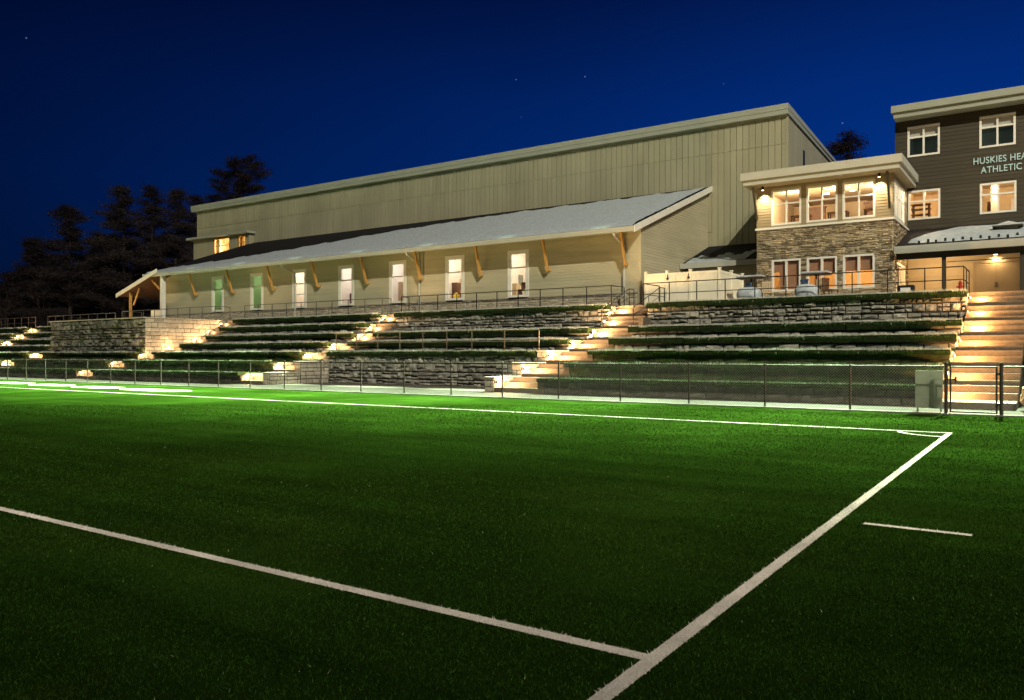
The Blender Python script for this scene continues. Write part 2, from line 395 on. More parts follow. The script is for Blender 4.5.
def rubble_face(mb, p0, t, nrm, length, z0, z1, rowh, lens, prot, rough, m=0):
    p0 = Vector(p0); t = Vector(t); z = z0
    while z < z1-.05:
        h = random.uniform(*rowh)
        if z+h > z1-.15: h = z1-z
        a = 0
        while a < length-.02:
            l = min(random.uniform(*lens), length-a)
            if length-a-l < .12: l = length-a
            q = p0+t*a; c = random.random()
            if c < .30 or h < .22: stone_face(mb, q, t, nrm, l, z, z+h, (h,h), (l,l+.001), prot, rough, m, .03, 5, rag=.03)
            else:
                k = random.uniform(.32,.68)
                for (za, hh) in ((z, h*k), (z+h*k, h*(1-k))):
                    if random.random() < .45 and l > .4:
                        w = l*random.uniform(.35,.65)
                        stone_face(mb, q, t, nrm, w, za, za+hh, (hh,hh), (w,w+.001), prot, rough, m, .028, 4, rag=.03)
                        stone_face(mb, q+t*w, t, nrm, l-w, za, za+hh, (hh,hh), (l-w,l-w+.001), prot, rough, m, .028, 4, rag=.03)
                    else: stone_face(mb, q, t, nrm, l, za, za+hh, (hh,hh), (l,l+.001), prot, rough, m, .028, 4, rag=.03)
            a += l
        z += h

YL = [26.2,28.2,30.2,32.2,34.2,35.3,36.4]; ZL = [.58,1.13,1.66,2.22,2.80,3.42,4.03]; ZT = 4.03
YTOP = 36.2
fringe = []   # (x0,x1,y,z,frost)
lawn = MB()
def terrace_wall(label, x0, x1, y, zb, zt, yend, dark, end=True, cap=True, group='stone seat walls of the terraces', cat='stone wall', ends_from=None, frost=.6, big=False, mtl=None):
    """one retaining wall with a lip of sod; its open end carries the cheek of the staircase"""
    o = thing('terrace_wall', label, cat, ((x0+x1)/2, y, zb), group)
    mb = MB()
    mb.box(x0+.03, x1-.03, y+.03, y+.42, zb-.25, zt-.03, m=1)
    rows = (.24,.34) if not big else (.26,.42)
    if dark:  stone_face(mb, (x0,y+.03,0), (1,0,0), (0,-1,0), x1-x0, zb-.02, zt-.02, (.24,.30), (.5,1.1), (.02,.06), .02, 0, .014, 4)
    elif big: rubble_face(mb, (x0,y+.03,0), (1,0,0), (0,-1,0), x1-x0, zb-.02, zt-.02, (.30,.46), (.26,.70), (.03,.17), .045)
    else:     stone_face(mb, (x0,y+.03,0), (1,0,0), (0,-1,0), x1-x0, zb-.02, zt-.02, rows, (.3,.85), (.03,.16), .035, 0, .03, 4, rag=.03)
    if end:
        ye = yend
        mb.box(x1-.40, x1-.032, y+.425, ye, zb-.4, zt-.034, m=1)
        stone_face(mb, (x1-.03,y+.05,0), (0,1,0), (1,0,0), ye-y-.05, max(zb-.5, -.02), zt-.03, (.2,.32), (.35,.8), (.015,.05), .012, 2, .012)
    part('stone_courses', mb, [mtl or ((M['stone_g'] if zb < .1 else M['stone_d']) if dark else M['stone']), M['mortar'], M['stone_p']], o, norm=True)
    if cap:
        c = MB(); n = max(2, int((x1-x0)/.5)); 
        for i in range(n):
            a = x0+(x1-x0)*i/n; b = x0+(x1-x0)*(i+1)/n
            e = random.uniform(-.03,.03); e2 = random.uniform(-.02,.02)
            th = .13 if dark else .23
            c.box(a, b+.004, y-.19+e, y+.3, zt-th+e2*1.5, zt+.012+abs(e2)*.5)
        part('sod_lip', c, M['sod'], o)
        fringe.append((x0, x1, y, zt, frost))
    return o

SEG = [ # name, x0, x1, double top wall, description
 ('between the gate steps and the steps by the corner downspout', -16.45, -2.80, True),
 ('between the corner downspout steps and the bench recess steps', -32.86, -18.60, True),
 ('between the bench recess steps and the stone bastion', -48.75, -34.55, False),
 ('below the stone bastion', -63.55, -50.75, None),
 ('beyond the stone bastion', -77.3, -65.6, False),
 ('at the far end of the stand', -92, -79.3, False)]
ORD = ['lowest','second lowest','third lowest','fourth','fifth','sixth','topmost']
for si, (where, x0, x1, dbl) in enumerate(SEG):
    for k in range(7):
        zb = ZL[k-1] if k else 0; zt = ZL[k]; y = YL[k]; yend = YL[k+1] if k < 6 else 38.2
        if dbl and k >= 5: break
        if dbl is None and k >= 3: break
        if si == 1 and k < 2: continue
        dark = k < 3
        if k == 4 and dbl: yend = YTOP
        fr = (.2,.3,.8,.95,.97,.98,.98)[k]
        if si == 1 and k == 2:
            terrace_wall('tall tan fieldstone wall at the back of the bench recess under the brown rail', -32.4, -19.1, 30.2, 0, zt, YL[3], False, end=False, frost=.7, group=None, big=True, mtl=M['stone'])
        else:
            terrace_wall('%s %s stone seat wall %s' % (ORD[k], 'dark mossy' if dark else 'frosted grey', where), x0, x1, y, zb, zt, yend, dark, frost=fr, end=True)
        ytr = yend
        lawn.box(x0+.41, x1-.41, y+.29, ytr+.02, zt-.2, zt-.004)
        lawn.box(x0+.02, x0+.405, y+.29, ytr+.02, zt-.2, zt-.005); lawn.box(x1-.405, x1-.05, y+.29, ytr+.02, zt-.2, zt-.005)
    if dbl:
        terrace_wall('tall rough grey stone wall topping the terrace ' + where, x0 if si != 1 else -33.0, x1, YTOP, ZL[4], ZT, 38.6, False, big=True, group='tall walls topping the terraces', frost=.95)
# bench recess cheeks (stepped pale stone piers)
def cheek(label, xa, xb, face_pos):
    o = thing('stepped_pier', label, 'stone pier', ((xa+xb)/2, 26.2, 0), 'stepped piers of the bench recess')
    mb = MB()
    for k in range(3):
        ye = YL[k+1]
        if k == 2: ye = YL[3]
        mb.box(xa, xb, YL[k]+.03, ye+(.0 if k else 0), -.1, ZL[k]-.02, m=1)
        stone_face(mb, (xa,YL[k]+.03,0), (1,0,0), (0,-1,0), xb-xa, 0 if k == 0 else ZL[k-1], ZL[k]-.02, (.18,.28), (.25,.5), (.02,.05), .015, 0)
        if face_pos: stone_face(mb, (xb-.001,YL[k]+.03,0), (0,1,0), (1,0,0), ye-YL[k]-.03, .0, ZL[k]-.02, (.16,.28), (.3,.7), (.015,.05), .012, 0)
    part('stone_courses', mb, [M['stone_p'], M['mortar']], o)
    c = MB()
    for k in range(3):
        c.box(xa-.03, xb+.04, YL[k]-.03, YL[k+1], ZL[k]-.02, ZL[k]+.05)
    part('coping_slab', c, M['stone_p'], o, bev=.01)
cheek('stepped pier of pale lit stone at the far side of the bench recess', -32.86, -32.4, True)
cheek('stepped dark-fronted pier beside the corner downspout steps at the bench recess', -19.1, -18.62, True)

# stone bastion
o = thing('stone_bastion', 'big projecting block wall of dark rough stone with a pale lit return', 'stone wall', (-57,30.8,1.66))
mb = MB(); mb.box(-63.27,-50.78,30.83,36.6,1.3,4.0,m=1)
rubble_face(mb, (-63.3,30.8,0), (1,0,0), (0,-1,0), 12.52, 1.64, 4.0, (.34,.55), (.25,.6), (.03,.2), .06)
part('front_face', mb, [M['stone_b'], M['mortar']], o)
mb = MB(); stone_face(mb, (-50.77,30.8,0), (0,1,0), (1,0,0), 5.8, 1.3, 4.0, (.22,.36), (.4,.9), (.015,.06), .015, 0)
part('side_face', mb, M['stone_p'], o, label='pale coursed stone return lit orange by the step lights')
c = MB(); c.box(-63.4,-50.68,30.62,36.7,4.0,4.07); part('coping_slab', c, M['stone_p'], o)

structure('lawn', lawn, M['lawn'])

# grass along the terrace edges
Va, Vb, Vc = [], [], []
for (x0,x1,y,z,fr) in fringe:
    d = 620 if x1 > -35 else 300
    n = int((x1-x0)*d); x = rng.uniform(x0,x1,n); yy = y-.18+np.abs(rng.normal(0,.09,n)); 
    h = rng.uniform(.07,.15,n)*(1 if z > 1 else .7); w = rng.uniform(.008,.02,n)
    patch = .5+.5*np.sin(x*3.1+z*7)*np.sin(x*1.27+2*z)
    h *= .75+.5*patch
    v = blades(x, yy, np.full(n, z-.02), h, w, .8)
    f = rng.uniform(0,1,n) < fr*1.04
    v3 = v.reshape(-1,3,3); Va.append(v3[f].reshape(-1,3)); Vb.append(v3[~f].reshape(-1,3))
    # drooping blades over the lip
    n2 = n//3; x = rng.uniform(x0,x1,n2); yy = np.full(n2, y-.17)
    v = blades(x, yy, np.full(n2, z-.03), -rng.uniform(.02,.13,n2), rng.uniform(.01,.02,n2), .5)
    v[:,1] -= .03; f = rng.uniform(0,1,n2) < fr*.02; v3 = v.reshape(-1,3,3); Va.append(v3[f].reshape(-1,3)); Vc.append(v3[~f].reshape(-1,3))
    if z < 1.8:
        n3 = int((x1-x0)*1.7*160); x = rng.uniform(x0,x1-.05,n3); yy = rng.uniform(y, y+1.7, n3)
        v3 = blades(x, yy, np.full(n3, z-.03), rng.uniform(.04,.11,n3), rng.uniform(.008,.02,n3), .9).reshape(-1,3,3)
        f = rng.uniform(0,1,n3) < fr*.6; Va.append(v3[f].reshape(-1,3)); Vb.append(v3[~f].reshape(-1,3))
Va = np.concatenate(Va); Vb = np.concatenate(Vb); Vc = np.concatenate(Vc)
me = tri_mesh('terrace_grass', np.concatenate([Va,Vb,Vc]), [M['frost'], M['grass'], M['grass_d']], np.concatenate([np.zeros(len(Va)//3), np.ones(len(Vb)//3), np.full(len(Vc)//3, 2)]))
o = bpy.data.objects.new('terrace_grass', me); COL.objects.link(o); o['kind'] = 'stuff'; o['label'] = 'frosted grass fringing the terrace edges'

# upper plateau (with notches for the stairs)
STAIRS = [(-2.80,-.80), (-18.58,-16.50), (-34.52,-32.90), (-50.70,-48.80), (-65.55,-63.60), (-79.25,-77.35)]
g = MB(); g.box(-200,120,39.0,400,-.02,ZT-.03)
xs = [-2.85-.0]
edges = [(-200,-79.3)] + [(-77.3,-65.6), (-63.5,-50.8), (-48.75,-34.55), (-32.86,-18.62), (-16.45,-2.85), (-.75,60)]
for a, b in edges: g.box(a+.42, b-.42, 36.62, 38.995, -.02, ZT-.031)
structure('upper_ground', g, M['plateau'])

# ------------------------------------------------------------------ staircases
def staircase(label, x0, x1, first=0.0, power=11.0, seen=range(7), lcol=None):
    o = thing('stone_stairs', label, 'staircase', ((x0+x1)/2, 26.2, 0), 'lit stone stairs of the stand')
    ys, zs, lit = [], [], []
    for k in range(7):
        zb = ZL[k-1] if k else 0; rise = ZL[k]-zb; run = (YL[k+1]-YL[k]) if k < 6 else 1.1
        if k == 0: fr = (.2, .39, .58)
        else: fr = tuple(rise*q for q in (.27,.635,1.0))
        for j in range(3):
            ys.append(YL[k]+run*j/3 - (first if (k == 0 and j == 0) else 0)); zs.append(zb+fr[j])
        if k in seen: lit.append((YL[k]+.08, zb+fr[0], k))
    ys[-1] = ys[-1]; ys.append(39.05)
    proto = None
    for j in range(21):
        b = MB(); b.box(x0+.004, x1, ys[j], max(ys[j+1]+.06, ys[j]+.4), zs[j]-.34 if j else -.05, zs[j])
        part('step', b, M['granite'], o, bev=.012)
    # far side curb wall
    for (y, z, k) in lit:
        b = MB(); b.box(x0+.05, x0+.10, y-.02, y+.22, z+.16, z+.26)
        f = part('step_light', b, M['black'], o)
        e = MB(); e.box(x0+.1005, x0+.106, y, y+.20, z+.175, z+.245); part('lens', e, M['lamp_w'], f)
        lamp('POINT', 'step_lamp', (x0+.50, y+.12, z+.20), power*(1.0 if k < 5 else .5), lcol or WARM, size=.06)
    return o
staircase('broad stone steps lit orange behind the black fence gate', -2.80, -.80, first=1.0, power=380, lcol=(1,.50,.17))
staircase('lit stone steps climbing to the corner downspout of the long low building', -18.58, -16.50, power=420)
staircase('narrow lit stone steps beside the pale stepped pier of the bench recess', -34.52, -32.90, power=240)
staircase('lit stone steps running up along the pale return of the stone bastion', -50.70, -48.80, power=110)
staircase('lit stone steps at the far flank of the stone bastion', -65.55, -63.60, power=240)
staircase('lit stone steps at the edge of view beyond the bastion', -79.25, -77.35, power=240)
# curb walls on the open side of the stairs (end of the next terrace run), T1/T2/T3 start
def stair_curb(label, x, k0=0):
    o = thing('stair_curb', label, 'curb wall', (x, 26.2, 0), 'stair side curbs')
    mb = MB()
    for k in range(7):
        ye = YL[k+1] if k < 6 else 38.6
        mb.box(x-.02, x+.24, YL[k]-.05, ye-.052, -.1 if k == 0 else ZL[k-1]-.3, ZL[k]-.10-.003*k)
    part('stone_courses', mb, M['granite'], o, bev=.015)
stair_curb('low granite curb at the open side of the corner downspout steps', -16.49)
stair_curb('low granite curb between the bastion steps and the grassy terrace', -48.79)

# terrace run past the gate steps
for k in range(7):
    zb = ZL[k-1] if k else 0
    terrace_wall('%s stone seat wall past the gate steps beside the boulder' % ORD[k], -.55, 14, YL[k]+(.5 if k == 0 else 0), zb, ZL[k], (YL[k+1] if k < 6 else 38.2), True, end=False, frost=.5)
    lw = MB(); lw.box(-.52, 14, YL[k]+.79, (YL[k+1] if k < 6 else 38.2)+.3, ZL[k]-.2, ZL[k]-.004); structure('lawn', lw, M['lawn'])

# boulder by the gate steps
bm = bmesh.new(); bmesh.ops.create_icosphere(bm, subdivisions=3, radius=1)
for v in bm.verts:
    n = v.co.normalized(); k = 1+.18*math.sin(3*n.x+1.2)*math.cos(2.6*n.y+.4)+.10*math.sin(7*n.z+3*n.x)+random.uniform(-.025,.025)
    v.co = Vector((n.x*.48*k, n.y*.42*k, n.z*.46*k+.40))
me = bpy.data.meshes.new('boulder'); bm.to_mesh(me); bm.free(); me.materials.append(M['boulder'])
o = bpy.data.objects.new('boulder', me); COL.objects.link(o); o.location = (-.28,25.2,0); tag(o, 'mossy tan boulder at the foot of the gate steps', 'boulder')

# ------------------------------------------------------------------ chain link fence
FY = 22.95; FH = 1.24
def chain_mesh(mb, x0, x1, y, z0, z1, pitch=.075, r=.0028):
    H = z1-z0; off = r
    for s in (1,-1):
        a = x0-H if s == 1 else x0
        end = x1 if s == 1 else x1+H
        while a < end:
            xa, za, xb, zb = a, z0, a+s*H, z1
            # clip to panel
            def cl(xx): return max(x0, min(x1, xx))
            xa2, xb2 = cl(xa), cl(xb); za2 = z0+(xa2-a)*s; zb2 = z0+(xb2-a)*s
            if abs(xb2-xa2) > .02:
                yy = y + s*.0025
                b = len(mb.v); dx = r*1.0
                mb.v += [(xa2-dx,yy,za2),(xa2+dx,yy,za2),(xa2,yy+dx*1.5,za2),(xb2-dx,yy,zb2),(xb2+dx,yy,zb2),(xb2,yy+dx*1.5,zb2)]
                for f in ((0,1,4,3),(1,2,5,4),(2,0,3,5)): mb.f.append(tuple(b+i for i in f)); mb.m.append(0)
            a += pitch
def fence_run(label, xs, big_ends=()):
    o = thing('chain_link_fence', label, 'fence', ((xs[0]+xs[-1])/2, FY, 0), 'chain link fence along the pitch')
    for i, x in enumerate(xs):
        p = MB(); r = .042 if i in big_ends else .028; top = FH+(.06 if i in big_ends else .0)
        p.tube((x,FY,-.05), (x,FY,top), r, n=10); p.tube((x,FY,top), (x,FY,top+.025), r*1.15, r*.4, n=10)
        part('post', p, M['fence'], o, norm=False, smooth=False)
    p = MB(); p.tube((xs[0],FY,FH-.03), (xs[-1],FY,FH-.03), .021, n=8); part('top_rail', p, M['fence'], o, norm=False)
    p = MB(); p.tube((xs[0],FY,.07), (xs[-1],FY,.07), .004, n=5); part('tension_wire', p, M['wire'], o, norm=False)
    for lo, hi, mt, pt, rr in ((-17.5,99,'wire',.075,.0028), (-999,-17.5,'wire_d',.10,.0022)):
        m1 = MB()
        for a, b in zip(xs, xs[1:]):
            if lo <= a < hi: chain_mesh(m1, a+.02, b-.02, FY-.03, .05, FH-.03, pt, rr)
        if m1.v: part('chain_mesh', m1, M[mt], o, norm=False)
xs = [-2.23 - 2.13*i for i in range(3)]
xs = []
x = -2.23
while x > -78: xs.append(x); x -= 2.285
fence_run('long bronze chain link fence between the pitch and the terraces up to the gate', xs[::-1], big_ends=(len(xs)-1,))
fence_run('short chain link fence starting past the gate post', [-1.03+2.285*i for i in range(5)], big_ends=(0,))
o = thing('fence_gate', 'black framed chain link gate in front of the lit steps', 'gate', (-1.63,FY,0))
f = MB()
for x in (-2.13,-1.13): f.tube((x,FY,.05), (x,FY,FH-.02), .022, n=8)
for z in (.07, FH-.04): f.tube((-2.13,FY,z), (-1.13,FY,z), .020, n=8)
part('gate_frame', f, M['fence'], o, norm=False)
m1 = MB(); chain_mesh(m1, -2.11, -1.15, FY-.02, .08, FH-.05, .075, .0028); part('chain_mesh', m1, M['wire'], o, norm=False)
l = MB(); l.box(-2.19,-2.0,FY-.06,FY-.02,.86,.90); l.box(-2.03,-1.99,FY-.07,FY-.02,.80,.96); part('latch', l, M['dark'], o)
for z in (.25,1.0):
    h = MB(); h.box(-1.14,-1.04,FY-.05,FY+.05,z,z+.06); part('hinge', h, M['dark'], o)
b = MB(); b.box(-2.98,-2.34,23.30,23.34,.12,1.10); b.box(-2.95,-2.91,23.36,23.42,0,1.06); b.box(-2.41,-2.37,23.36,23.42,0,1.06); b.box(-2.95,-2.37,23.345,23.36,.5,.56)
solo('notice_board', b, M['dboard'], 'blank grey green board standing behind the chain link by the gate post', 'board', (-2.66,23.3,0), bev=.004)

# ------------------------------------------------------------------ railings
def railing(label, pts, mtl, h=1.05, spacing=1.45, mids=(.52,), group='metal guard railings', r=.024, name='guard_railing', posts=None):
    P = [Vector(p) for p in pts]
    o = thing(name, label, 'railing', P[0], group)
    rb = MB()
    for q in (h,)+tuple(mids):
        for a, b in zip(P, P[1:]): rb.tube(a+Vector((0,0,q)), b+Vector((0,0,q)), r if q == h else r*.8, n=8)
    part('rail', rb, mtl, o, norm=False)
    for a, b in zip(P, P[1:]):
        n = max(1, round((b-a).length/spacing))
        for i in range(n+1):
            if i == 0 and a is not P[0]: continue
            c = a+(b-a)*i/n; pb = MB(); pb.box(c.x-.02,c.x+.02,c.y-.02,c.y+.02,c.z-.05,c.z+h); part('post', pb, mtl, o)
    return o
railing('black guard rail on the terrace top in front of the stone-clad building', [(-16.9,38.6,ZT),(-17.0,36.85,ZT),(-2.95,36.85,ZT),(-2.95,39.4,ZT)], M['dark'])
railing('black guard rail on the terrace top below the middle tall windows', [(-18.7,38.2,ZT),(-18.8,36.9,ZT),(-33.2,36.9,ZT),(-33.2,37.6,ZT)], M['dark'])
railing('black guard rail on the terrace top below the two green windows', [(-34.9,37.8,ZT),(-34.9,37.0,ZT),(-48.4,37.0,ZT)], M['gal'])
railing('grey guard rail in front of the porch on the stone bastion', [(-50.9,37.6,ZT),(-50.9,36.3,ZT),(-63.2,36.3,ZT),(-63.2,38.0,ZT)], M['gal'])
railing('weathered brown guard rail above the bench recess wall', [(-32.2,30.55,1.66),(-23.0,30.55,1.66),(-19.2,30.55,1.66)], M['rust'], h=1.0, spacing=1.53, mids=(.48,))
railing('grey guard rail along the terrace top beyond the bastion', [(-65.8,37.2,ZT),(-77.2,37.2,ZT)], M['gal'])
railing('weathered rail at the far end of the stand', [(-79.5,37.2,ZT),(-92,37.2,ZT)], M['rust'])
for lab, x in (('bent black handrail on the window side of the downspout steps', -18.45), ('bent black handrail on the fence side of the downspout steps', -16.72)):
    o = thing('stair_handrail', lab, 'handrail', (x,35.4,3.0), 'handrails of the downspout steps')
    rb = MB(); pt = [(x,35.15,2.95+.35),(x,35.15,2.95+.85),(x,38.3,4.03+.95),(x,38.85,4.03+.95),(x,38.85,4.03)]
    rb.path(pt, .022); rb.path([(x,35.15,2.95+.45),(x,38.3,4.03+.5),(x,38.85,4.03+.5)], .016); part('rail', rb, M['dark'], o, norm=False)
    for y, z in ((35.15,2.9),(36.9,3.5),(38.3,4.0)):
        pb = MB(); t = .85+ (z-2.9)*.1; pb.tube((x,y,z),(x,y,z+t+ (.05 if y > 35.2 else 0)), .018); part('post', pb, M['dark'], o, norm=False)

# ------------------------------------------------------------------ wall builders
def holes_wall(mb, axis, c, t, a0, a1, z0, z1, holes, m=0):
    """solid wall slab on plane axis=c (thickness t towards +), with rectangular holes [(a0,a1,z0,z1)]"""
    A = sorted({a0, a1, *[h[0] for h in holes], *[h[1] for h in holes]}); Z = sorted({z0, z1, *[h[2] for h in holes], *[h[3] for h in holes]})
    A = [a for a in A if a0 <= a <= a1]; Z = [z for z in Z if z0 <= z <= z1]
    for p, q in zip(A, A[1:]):
        for r, s in zip(Z, Z[1:]):
            ca, cz = (p+q)/2, (r+s)/2
            if any(h[0] < ca < h[1] and h[2] < cz < h[3] for h in holes): continue
            if axis == 'y': mb.box(p, q, c, c+t, r, s, m)
            else: mb.box(c, c+t, p, q, r, s, m)
def intervals(a0, a1, cuts):
    out = [(a0, a1)]
    for c0, c1 in cuts:
        nx = []
        for p, q in out:
            if c1 <= p or c0 >= q: nx.append((p, q)); continue
            if c0 > p: nx.append((p, c0))
            if c1 < q: nx.append((c1, q))
        out = nx
    return [(p, q) for p, q in out if q-p > .01]
def lap(mb, axis, c, sgn, a0, a1, z0, z1, holes, pitch=.165, topf=None, m=0):
    """lap boards on plane axis=c facing sgn; topf(a)->z limits a sloping top"""
    z = z0
    while z < z1-.01:
        zt = min(z+pitch, z1)
        cuts = [(h[0]-.002, h[1]+.002) for h in holes if h[2] < zt-.003 and h[3] > z+.003]
        for p, q in intervals(a0, a1, cuts):
            # boards start where the sloping top rises above the course
            x = p
            if topf:
                while x < q and topf(x) < z+.03: x += .05
            while x < q-.001:
                x2 = min(q, x+random.uniform(3.0,4.9))
                if q-x2 < .5: x2 = q
                zt1 = zt2 = zt; skip = False
                if topf:
                    za, zb_ = topf(x), topf(x2)
                    if max(za, zb_) < z+.02: x = x2; continue
                    zt1, zt2 = min(zt, max(za, z+.002)), min(zt, max(zb_, z+.002))
                ob, ot = .026*sgn, .008*sgn
                e = .002
                if axis == 'y':
                    P = [(x,c,z),(x2-e,c,z),(x2-e,c+ob,z),(x,c+ob,z),(x,c,zt1+.01),(x2-e,c,zt2+.01),(x2-e,c+ot,zt2+.01),(x,c+ot,zt1+.01)]
                else:
                    P = [(c,x,z),(c,x2-e,z),(c+ob,x2-e,z),(c+ob,x,z),(c,x,zt1+.01),(c,x2-e,zt2+.01),(c+ot,x2-e,zt2+.01),(c+ot,x,zt1+.01)]
                mb.hexa(P, m); x = x2
        z += pitch
def window(parent, axis, c, sgn, a0, a1, z0, z1, vx=(), hz=(), fw=.08, mtl=None, glass=None, depth=.10, blind=None, blm=None, bar=.05, sill=False, label=None):
    """frame in hole; sgn is the outward direction along axis"""
    mtl = mtl or M['trimw']; glass = glass or M['glass']
    mb = MB()
    def bx(p, q, r, s, d0, d1):
        lo, hi = sorted((c+sgn*d0, c+sgn*d1))
        if axis == 'y': mb.box(p, q, lo, hi, r, s)
        else: mb.box(lo, hi, p, q, r, s)
    pr = .035; bk = -depth
    bx(a0-.03, a0+fw, z0-.03, z1+.03, bk, pr); bx(a1-fw, a1+.03, z0-.03, z1+.03, bk, pr)
    bx(a0+fw, a1-fw, z1-fw, z1+.03, bk, pr-.001); bx(a0+fw, a1-fw, z0-.03, z0+fw, bk, pr-.001)
    for i, v in enumerate(vx): bx(v-bar/2, v+bar/2, z0+fw, z1-fw, bk+.01, pr-.012)
    for h in hz:
        xs = [a0+fw]+[w for v in vx for w in (v-bar/2, v+bar/2)]+[a1-fw]
        for p, q in zip(xs[::2], xs[1::2]): bx(p, q, h-bar/2, h+bar/2, bk+.012, pr-.014)
    if sill: bx(a0-.08, a1+.08, z0-.09, z0-.031, bk, pr+.05)
    w = part('window', mb, mtl, parent, label=label)
    gb = MB(); yy = c-sgn*.05
    if axis == 'y': gb.quad((a0+fw,yy,z0+fw),(a1-fw,yy,z0+fw),(a1-fw,yy,z1-fw),(a0+fw,yy,z1-fw))
    else: gb.quad((yy,a0+fw,z0+fw),(yy,a1-fw,z0+fw),(yy,a1-fw,z1-fw),(yy,a0+fw,z1-fw))
    part('pane', gb, glass, w, norm=False)
    if blind:
        for (p, q, r) in blind:
            bb = MB(); y2 = c-sgn*.16
            lo, hi = sorted((y2, y2-sgn*.01))
            if axis == 'y': bb.box(p, q, lo, hi, r, z1-.02)
            else: bb.box(lo, hi, p, q, r, z1-.02)
            part('roller_blind', bb, blm or M['blind'], w)
    return w
def room(parent, x0, x1, y0, y1, z0, z1, wallm, floorm=None, energy=0, col=(1,.85,.65), loc=None, size=.3, open_side='y-'):
    mb = MB()
    mb.quad((x0,y0,z0),(x1,y0,z0),(x1,y1,z0),(x0,y1,z0), m=1); mb.quad((x0,y0,z1),(x0,y1,z1),(x1,y1,z1),(x1,y0,z1))
    mb.quad((x0,y1,z0),(x1,y1,z0),(x1,y1,z1),(x0,y1,z1)); mb.quad((x0,y0,z0),(x0,y1,z0),(x0,y1,z1),(x0,y0,z1)); 
    if open_side != 'xy': mb.quad((x1,y0,z0),(x1,y0,z1),(x1,y1,z1),(x1,y1,z0))
    o = part('interior_room', mb, [wallm, floorm or wallm], parent, norm=False)
    if energy: lamp('POINT', 'ceiling_lamp', loc or ((x0+x1)/2, (y0+y1)/2, z1-.5), energy, col, size=size)
    return o

# ------------------------------------------------------------------ long low building (lean-to)
WY = 40.0; XL, XR = -63.2, -18.6; EY = 38.7; EZ = 8.36; RY = 50.3; RZ = 12.45
slope = (RZ-EZ)/(RY-EY)
LB = thing('low_building', 'long low beige wing with tall windows and a snowy lean-to roof', 'building', (-41,WY,ZT))
wins = []
for i in range(7):
    xc = -26.6-4.85*i; wins.append((xc-.63, xc+.63, 5.02, 7.68))
holes = wins
mb = MB(); holes_wall(mb, 'y', WY, .22, XL, XR, ZT-.1, 8.75, holes)
mb.prism([(WY+.221,ZT-.1),(RY-.02,ZT-.1),(RY-.02,RZ-.25),(WY+.221,EZ+(WY+.22-EY)*slope-.25)], 'x', XR-.2, XR)
mb.prism([(WY+.221,ZT-.1),(RY-.02,ZT-.1),(RY-.02,RZ-.25),(WY+.221,EZ+(WY+.22-EY)*slope-.25)], 'x', XL, XL+.2)
part('wall', mb, M['siding'], LB)
mb = MB(); lap(mb, 'y', WY, -1, XL+.12, XR-.14, 4.98, 8.2, wins)
lap(mb, 'x', XR, 1, WY+.14, RY-.05, ZT, RZ-.2, [], topf=lambda y: EZ+(y-EY)*slope-.22)
part('lap_siding', mb, M['siding'], LB, norm=True)
mb = MB(); mb.box(XR-.14,XR+.035,WY-.035,WY+.14,ZT,8.6); mb.box(XL-.035,XL+.12,WY-.035,WY+.1,ZT,8.6); part('corner_board', mb, M['siding'], LB)
mb = MB(); stone_face(mb, (XL,WY-.005,0), (1,0,0), (0,-1,0), XR-XL-.2, ZT, 4.90, (.10,.17), (.18,.5), (.02,.06), .01, 0, .01)
mb.box(XL,XR-.16,WY-.09,WY-.001,4.90,4.975)
part('stone_base', mb, M['veneer'], LB)
